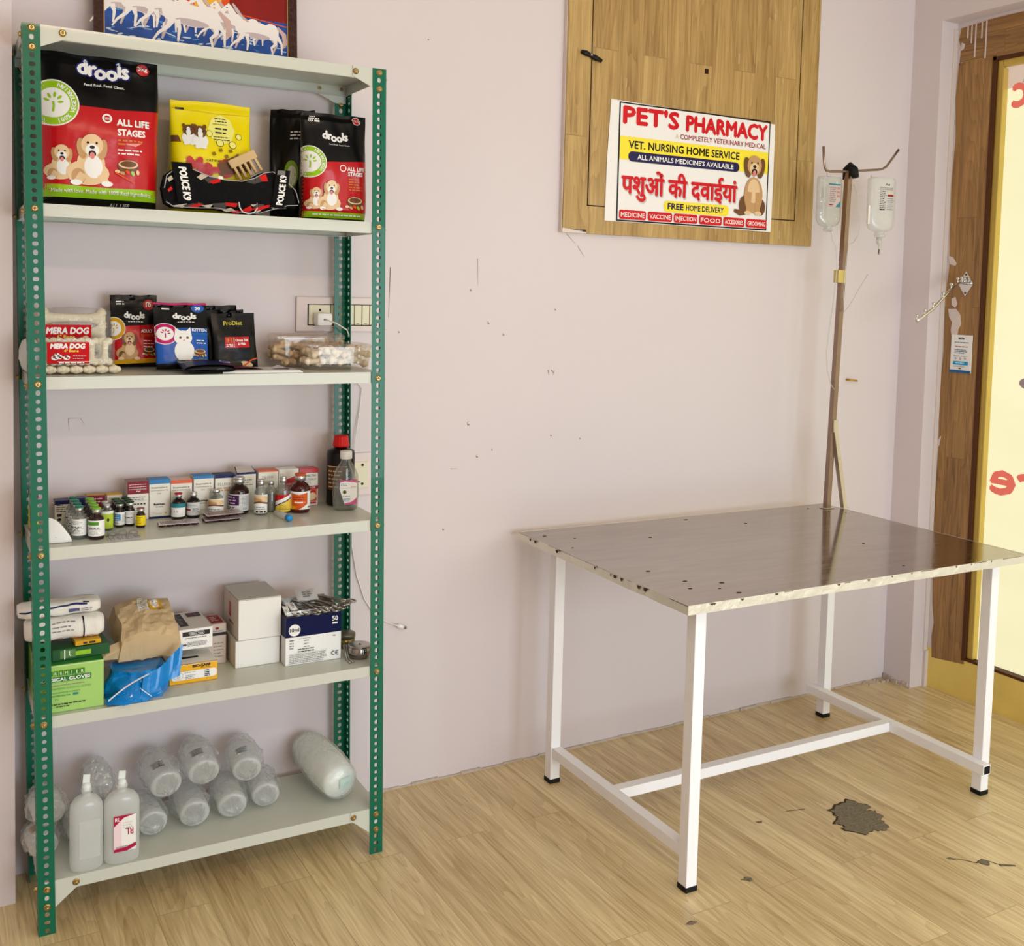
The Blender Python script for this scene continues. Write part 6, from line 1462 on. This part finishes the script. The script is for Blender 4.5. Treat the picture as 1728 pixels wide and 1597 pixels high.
sachet('small white swab packet at the left of the tray', .618, .108, Z4+.140, .018, .034, .1, WHITE, .30)
sachet('white swab packet standing beside the white box', .600, .100, Z4+.132, .014, .034, .0, WHITE, .45, False)
# steel bowl, dark tin, clip
k = thing('steel_dish', 'small round polished steel dish with lid at the right end of the fourth shelf', 'dish', (0,0,0)); place(k, .794, .083, Z4)
m = MB(); m.use(mat('polished_dark_steel',(150,142,136),.15,1.0), True); m.lathe([(.005,0),(.024,0),(.0305,.006),(.0325,.016),(.0305,.028),(.0290,.031)], 32); m.build('dish', k)
m = MB(); m.use(STEEL, True); m.lathe([(.0300,.031),(.0300,.0335),(.026,.0350),(.002,.0355)], 32); m.build('lid', k)
m = MB(); m.use(INK); m.prism([(-.004,-.008,.0357),(.002,-.010,.0357),(.001,-.002,.0357),(-.001,.0,.0357)], (0,0,.0006)); m.build('lid_mark', k)
k = thing('brass_tin', 'small round brassy tin behind the steel dish and the syringe box', 'tin', (0,0,0)); place(k, .790, .178, Z4)
m = MB(); m.use(mat('olive_brass',(122,112,70),.25,.9), True); m.lathe([(.005,0),(.024,0),(.026,.004),(.026,.028)], 28); m.build('tin', k)
m = MB(); m.use(mat('dull_tin_lid',(110,104,92),.4,.8), True); m.lathe([(.0272,.026),(.0272,.036),(.025,.038),(.002,.0385)], 28); m.build('lid', k)
k = thing('steel_clip', 'small bent steel clip lying between the syringe box and the steel dish', 'clip', (0,0,0)); place(k, .7535, .066, Z4+.003)
m = MB(); m.use(STEEL, True); m.tube([(.006,.040,.026),(.004,.02,.014),(.001,-.004,.001),(.0,-.026,.0)], .0028, 8); m.tube([(.011,.038,.026),(.008,.018,.014),(.006,-.006,.002),(.009,-.024,.0)], .0026, 8); m.build('clip_arms', k)

# ------------------------------------------------------------------ lowest shelf: saline bottles, roll
SALB = film('saline_bottle_plastic', (254, 255, 255), .08, .50, .12, .10, 14)
def saline(label, u, v, w, h, rz, lab_art):
    k = thing('saline_bottle', label, 'saline bottle', (0,0,0), 0, 'upright saline bottles'); place(k, u, v, Z5, rz)
    flatbottle('bottle', k, w, h*.86, .046, SALB, nr=.26)
    m = MB(); m.use(mat('milky_cap_plastic',(226,232,230),.35), True); z0 = h*.83
    m.lathe([(.008,z0),(.0105,z0+.002),(.0100,z0+.012),(.006,z0+.018)], 16); m.build('port', k)
    m = MB(); m.use(mat('milky_cap_plastic',(0,0,0))); m.prism([(-.008,0,z0+.016),(.008,.0,z0+.016),(.009,.0,h*.99),(-.006,.0,h)], (0,.004,0)); m.build('pull_tab', k)
    a = Art(w*.62, h*.40, 200, 300); lab_art(a); a.build('label', k, lambda x, y, l: (-w*.31+x+.004, -.0245-l, h*.15+y))
def lab_rl(a):
    a.rect(0,0,200,300,WHITE); a.rect(0,0,70,300,mat('blush_label',(240,214,220),.5)); a.poly([(0,0),(200,0),(90,22),(0,90)],mat('crimson_label',(176,20,70),.45)); a.text('RL', 12, 44, 30, WHITE, w=44, bold=.03)
    a.text('RL', 176, 112, 56, mat('crimson_label',(0,0,0)), w=70, rot=180, bold=.01); a.lines(80,60,100,3,20,6,mat('pale_grey_print',(206,204,206),.5),4); a.lines(20,256,130,2,10,5,GREYINK,5); a.poly([(0,276),(110,268),(200,240),(200,270),(120,300),(0,300)],mat('crimson_label',(0,0,0)))
saline('upright clear saline bottle without printed label, left of the RL one', .1055, .030, .072, .222, .02, lambda a: (a.rect(0,0,200,300,film('ghost_label',(250,252,251),.06,.35,.3,0)),))
saline('upright saline bottle with white and crimson RL label', .1835, .030, .079, .215, -.03, lab_rl)
BAGF = film('crumpled_clear_bag', (255, 255, 255), .26, .12, .07, .7, 42)
def bagged(label, u, v, z, yaw, pitch, L, dia, seed, col=None):
    k = thing('bagged_saline_bottle', label, 'saline bottle in bag', (0,0,0), 0, 'bagged saline bottles piled on the lowest shelf'); place(k, u, v, z, yaw)
    k.rotation_euler[0] = pitch      # the bottle lies with its base toward the front edge
    sd = Vector((seed*2.3, seed*5.1, seed*1.7)); R_ = dia/2
    m = MB(); m.use(SALB, True)
    prof = [(.01,.012),(.45,.012),(.5,.004),(.80,.0),(.95,.008),(1.0,.03),(1.0,.62),(.92,.72),(.6,.82),(.3,.88),(.26,.95),(.02,.96)]
    rings = []
    for r_, q in prof: rings.append([m.v((R_*.84*r_*math.cos(2*PI*i/24), q*L, R_*.74*r_*math.sin(2*PI*i/24))) for i in range(24)])
    for A, B in zip(rings, rings[1:]):
        for i in range(24): m.face([A[i], A[(i+1)%24], B[(i+1)%24], B[i]])
    m.build('bottle', k)
    if col:
        a = Art(.036,.026,100,72); a.rect(0,0,100,72,col); a.lines(12,12,76,4,14,6,INK,seed); a.rect(0,0,100,5,INK); a.rect(0,66,100,72,INK)
        a.build('label', k, lambda x, y, l: (R_*.86*math.cos(PI*.60-(x-.018)/R_)*1.0, .030+y, R_*.76*math.sin(PI*.60-(x-.018)/R_)+.001+l), .006)
    m = MB(); m.use(BAGF)
    def bag(u_, v_):
        t_ = 2*PI*u_; p = Vector((math.cos(t_), math.sin(t_), v_*2.2))
        env = min(1.0, (.18+2.6*v_)**.8 if v_ < .3 else math.sin(PI*min(1, max(0, .04+.95*v_)))**.34)
        n_ = .16*noise.noise(p*2.0+sd)+.18*noise.noise(p*4.6+sd)+.12*noise.noise(p*9+sd)
        r_ = R_*(1.03+n_)*max(.14, env)
        pull = .022*noise.noise(Vector((math.cos(t_)*3, math.sin(t_)*3, seed)))*(1-v_)**4
        return (r_*math.cos(t_), -.026+(L*1.06+.026)*v_+pull, max(-R_*.80, r_*.90*math.sin(t_)))
    g = m.grid(bag, 38, 30, True); m.face(g[0][::-1]); m.face(g[-1])
    bmesh.ops.triangulate(m.bm, faces=m.bm.faces[:]); m.build('clear_bag', k)
    return k
GL1 = mat('grey_bag_label', (168, 164, 166), .5); TL1 = mat('pale_teal_label', (170, 190, 194), .5); OL1 = mat('ochre_bag_label', (204, 150, 60), .5)
RB = .042
z0 = Z5+.0385
for lab, u, v, z, yaw, pit, L, D_, sd, col in (
    ('bagged saline bottle sticking out low on the left beyond the post', .022, .095, z0, .08, 0, .12, .076, 1, OL1),
    ('bagged saline bottle behind the unlabelled upright bottle', .104, .125, z0, .05, 0, .13, .066, 2, None),
    ('bagged saline bottle behind the RL bottle', .178, .120, z0, .0, 0, .13, .074, 3, None),
    ('bagged saline bottle right beside the RL bottle at the front', .268, .095, z0, .06, 0, .150, .082, 4, None),
    ('bagged saline bottle, second to the right of the RL bottle', .368, .098, z0, -.03, 0, .155, .088, 5, None),
    ('bagged saline bottle with round base showing, third to the right of the RL bottle', .462, .100, z0, -.08, 0, .155, .086, 6, None),
    ('bagged saline bottle at the right end of the lower row', .553, .118, z0, -.12, 0, .15, .084, 7, None),
    ('bagged saline bottle on the upper left of the pile beside the post', .036, .112, Z5+.108, .08, .08, .11, .086, 8, None),
    ('small bagged saline bottle leaning up behind the RL bottle', .158, .190, Z5+.105, .1, .55, .085, .074, 9, None),
    ('bagged saline bottle with grey label, upper row beside the RL bottle', .304, .120, Z5+.117, .08, .10, .155, .092, 10, GL1),
    ('topmost bagged saline bottle with grey label in the middle of the pile', .398, .128, Z5+.126, -.02, .12, .15, .092, 11, GL1),
    ('bagged saline bottle with teal-edged label at the right of the upper row', .508, .132, Z5+.110, -.12, .08, .15, .088, 12, TL1)):
    bagged(lab, u, v, z, yaw, pit, L, D_, sd, col)
# cotton roll in polythene
k = thing('cotton_roll', 'long cotton roll wrapped in cloudy polythene at the right end of the lowest shelf', 'cotton roll', (0,0,0)); place(k, .735, .052, Z5+.0585, .10)
k.rotation_euler[0] = math.radians(5)
m = MB(); m.use(mat('white_cotton',(244,246,242),.9,bump=.5,bscale=30), True)
def cot(u_, v_, s_=1.0, seed=0):
    t_ = 2*PI*u_; R_ = (.056-.004*v_)*s_; n_ = .04*noise.noise(Vector((math.cos(t_)*1.5, math.sin(t_)*1.5, v_*6+seed)))+(.05 if seed else .02)*noise.noise(Vector((math.cos(t_)*3, math.sin(t_)*3, v_*14+seed)))
    e_ = min(1, (math.sin(PI*min(1, max(0, .03+.94*v_))))**.14)
    return (R_*(1.02+n_)*e_*math.cos(t_), .235*v_, R_*(.98+n_)*e_*math.sin(t_))
g = m.grid(lambda a_, b_: cot(a_, .04+b_*.92, .93), 30, 20, True); m.face(g[0][::-1]); m.face(g[-1]); m.build('cotton', k)
m = MB(); m.use(TEALI); m.use(mat('pale_mint_print',(196,226,220),.6)); m.grid(lambda a_, b_: (lambda p: (p[0], p[1]-.001, p[2]))((.012+.03*(a_-.5), .003+.004*abs(b_-.5), -.004+.026*(b_-.5)+.006*a_)), 4, 4); m.build('mint_end_label', k, None, False)
m = MB(); m.use(film('cloudy_polythene',(250,252,250),.10,.28,.12,.8,20), True); g = m.grid(lambda a_, b_: cot(a_, b_, 1.03, 7), 36, 26, True); m.face(g[0][::-1]); m.face(g[-1]); m.build('polythene_wrap', k)
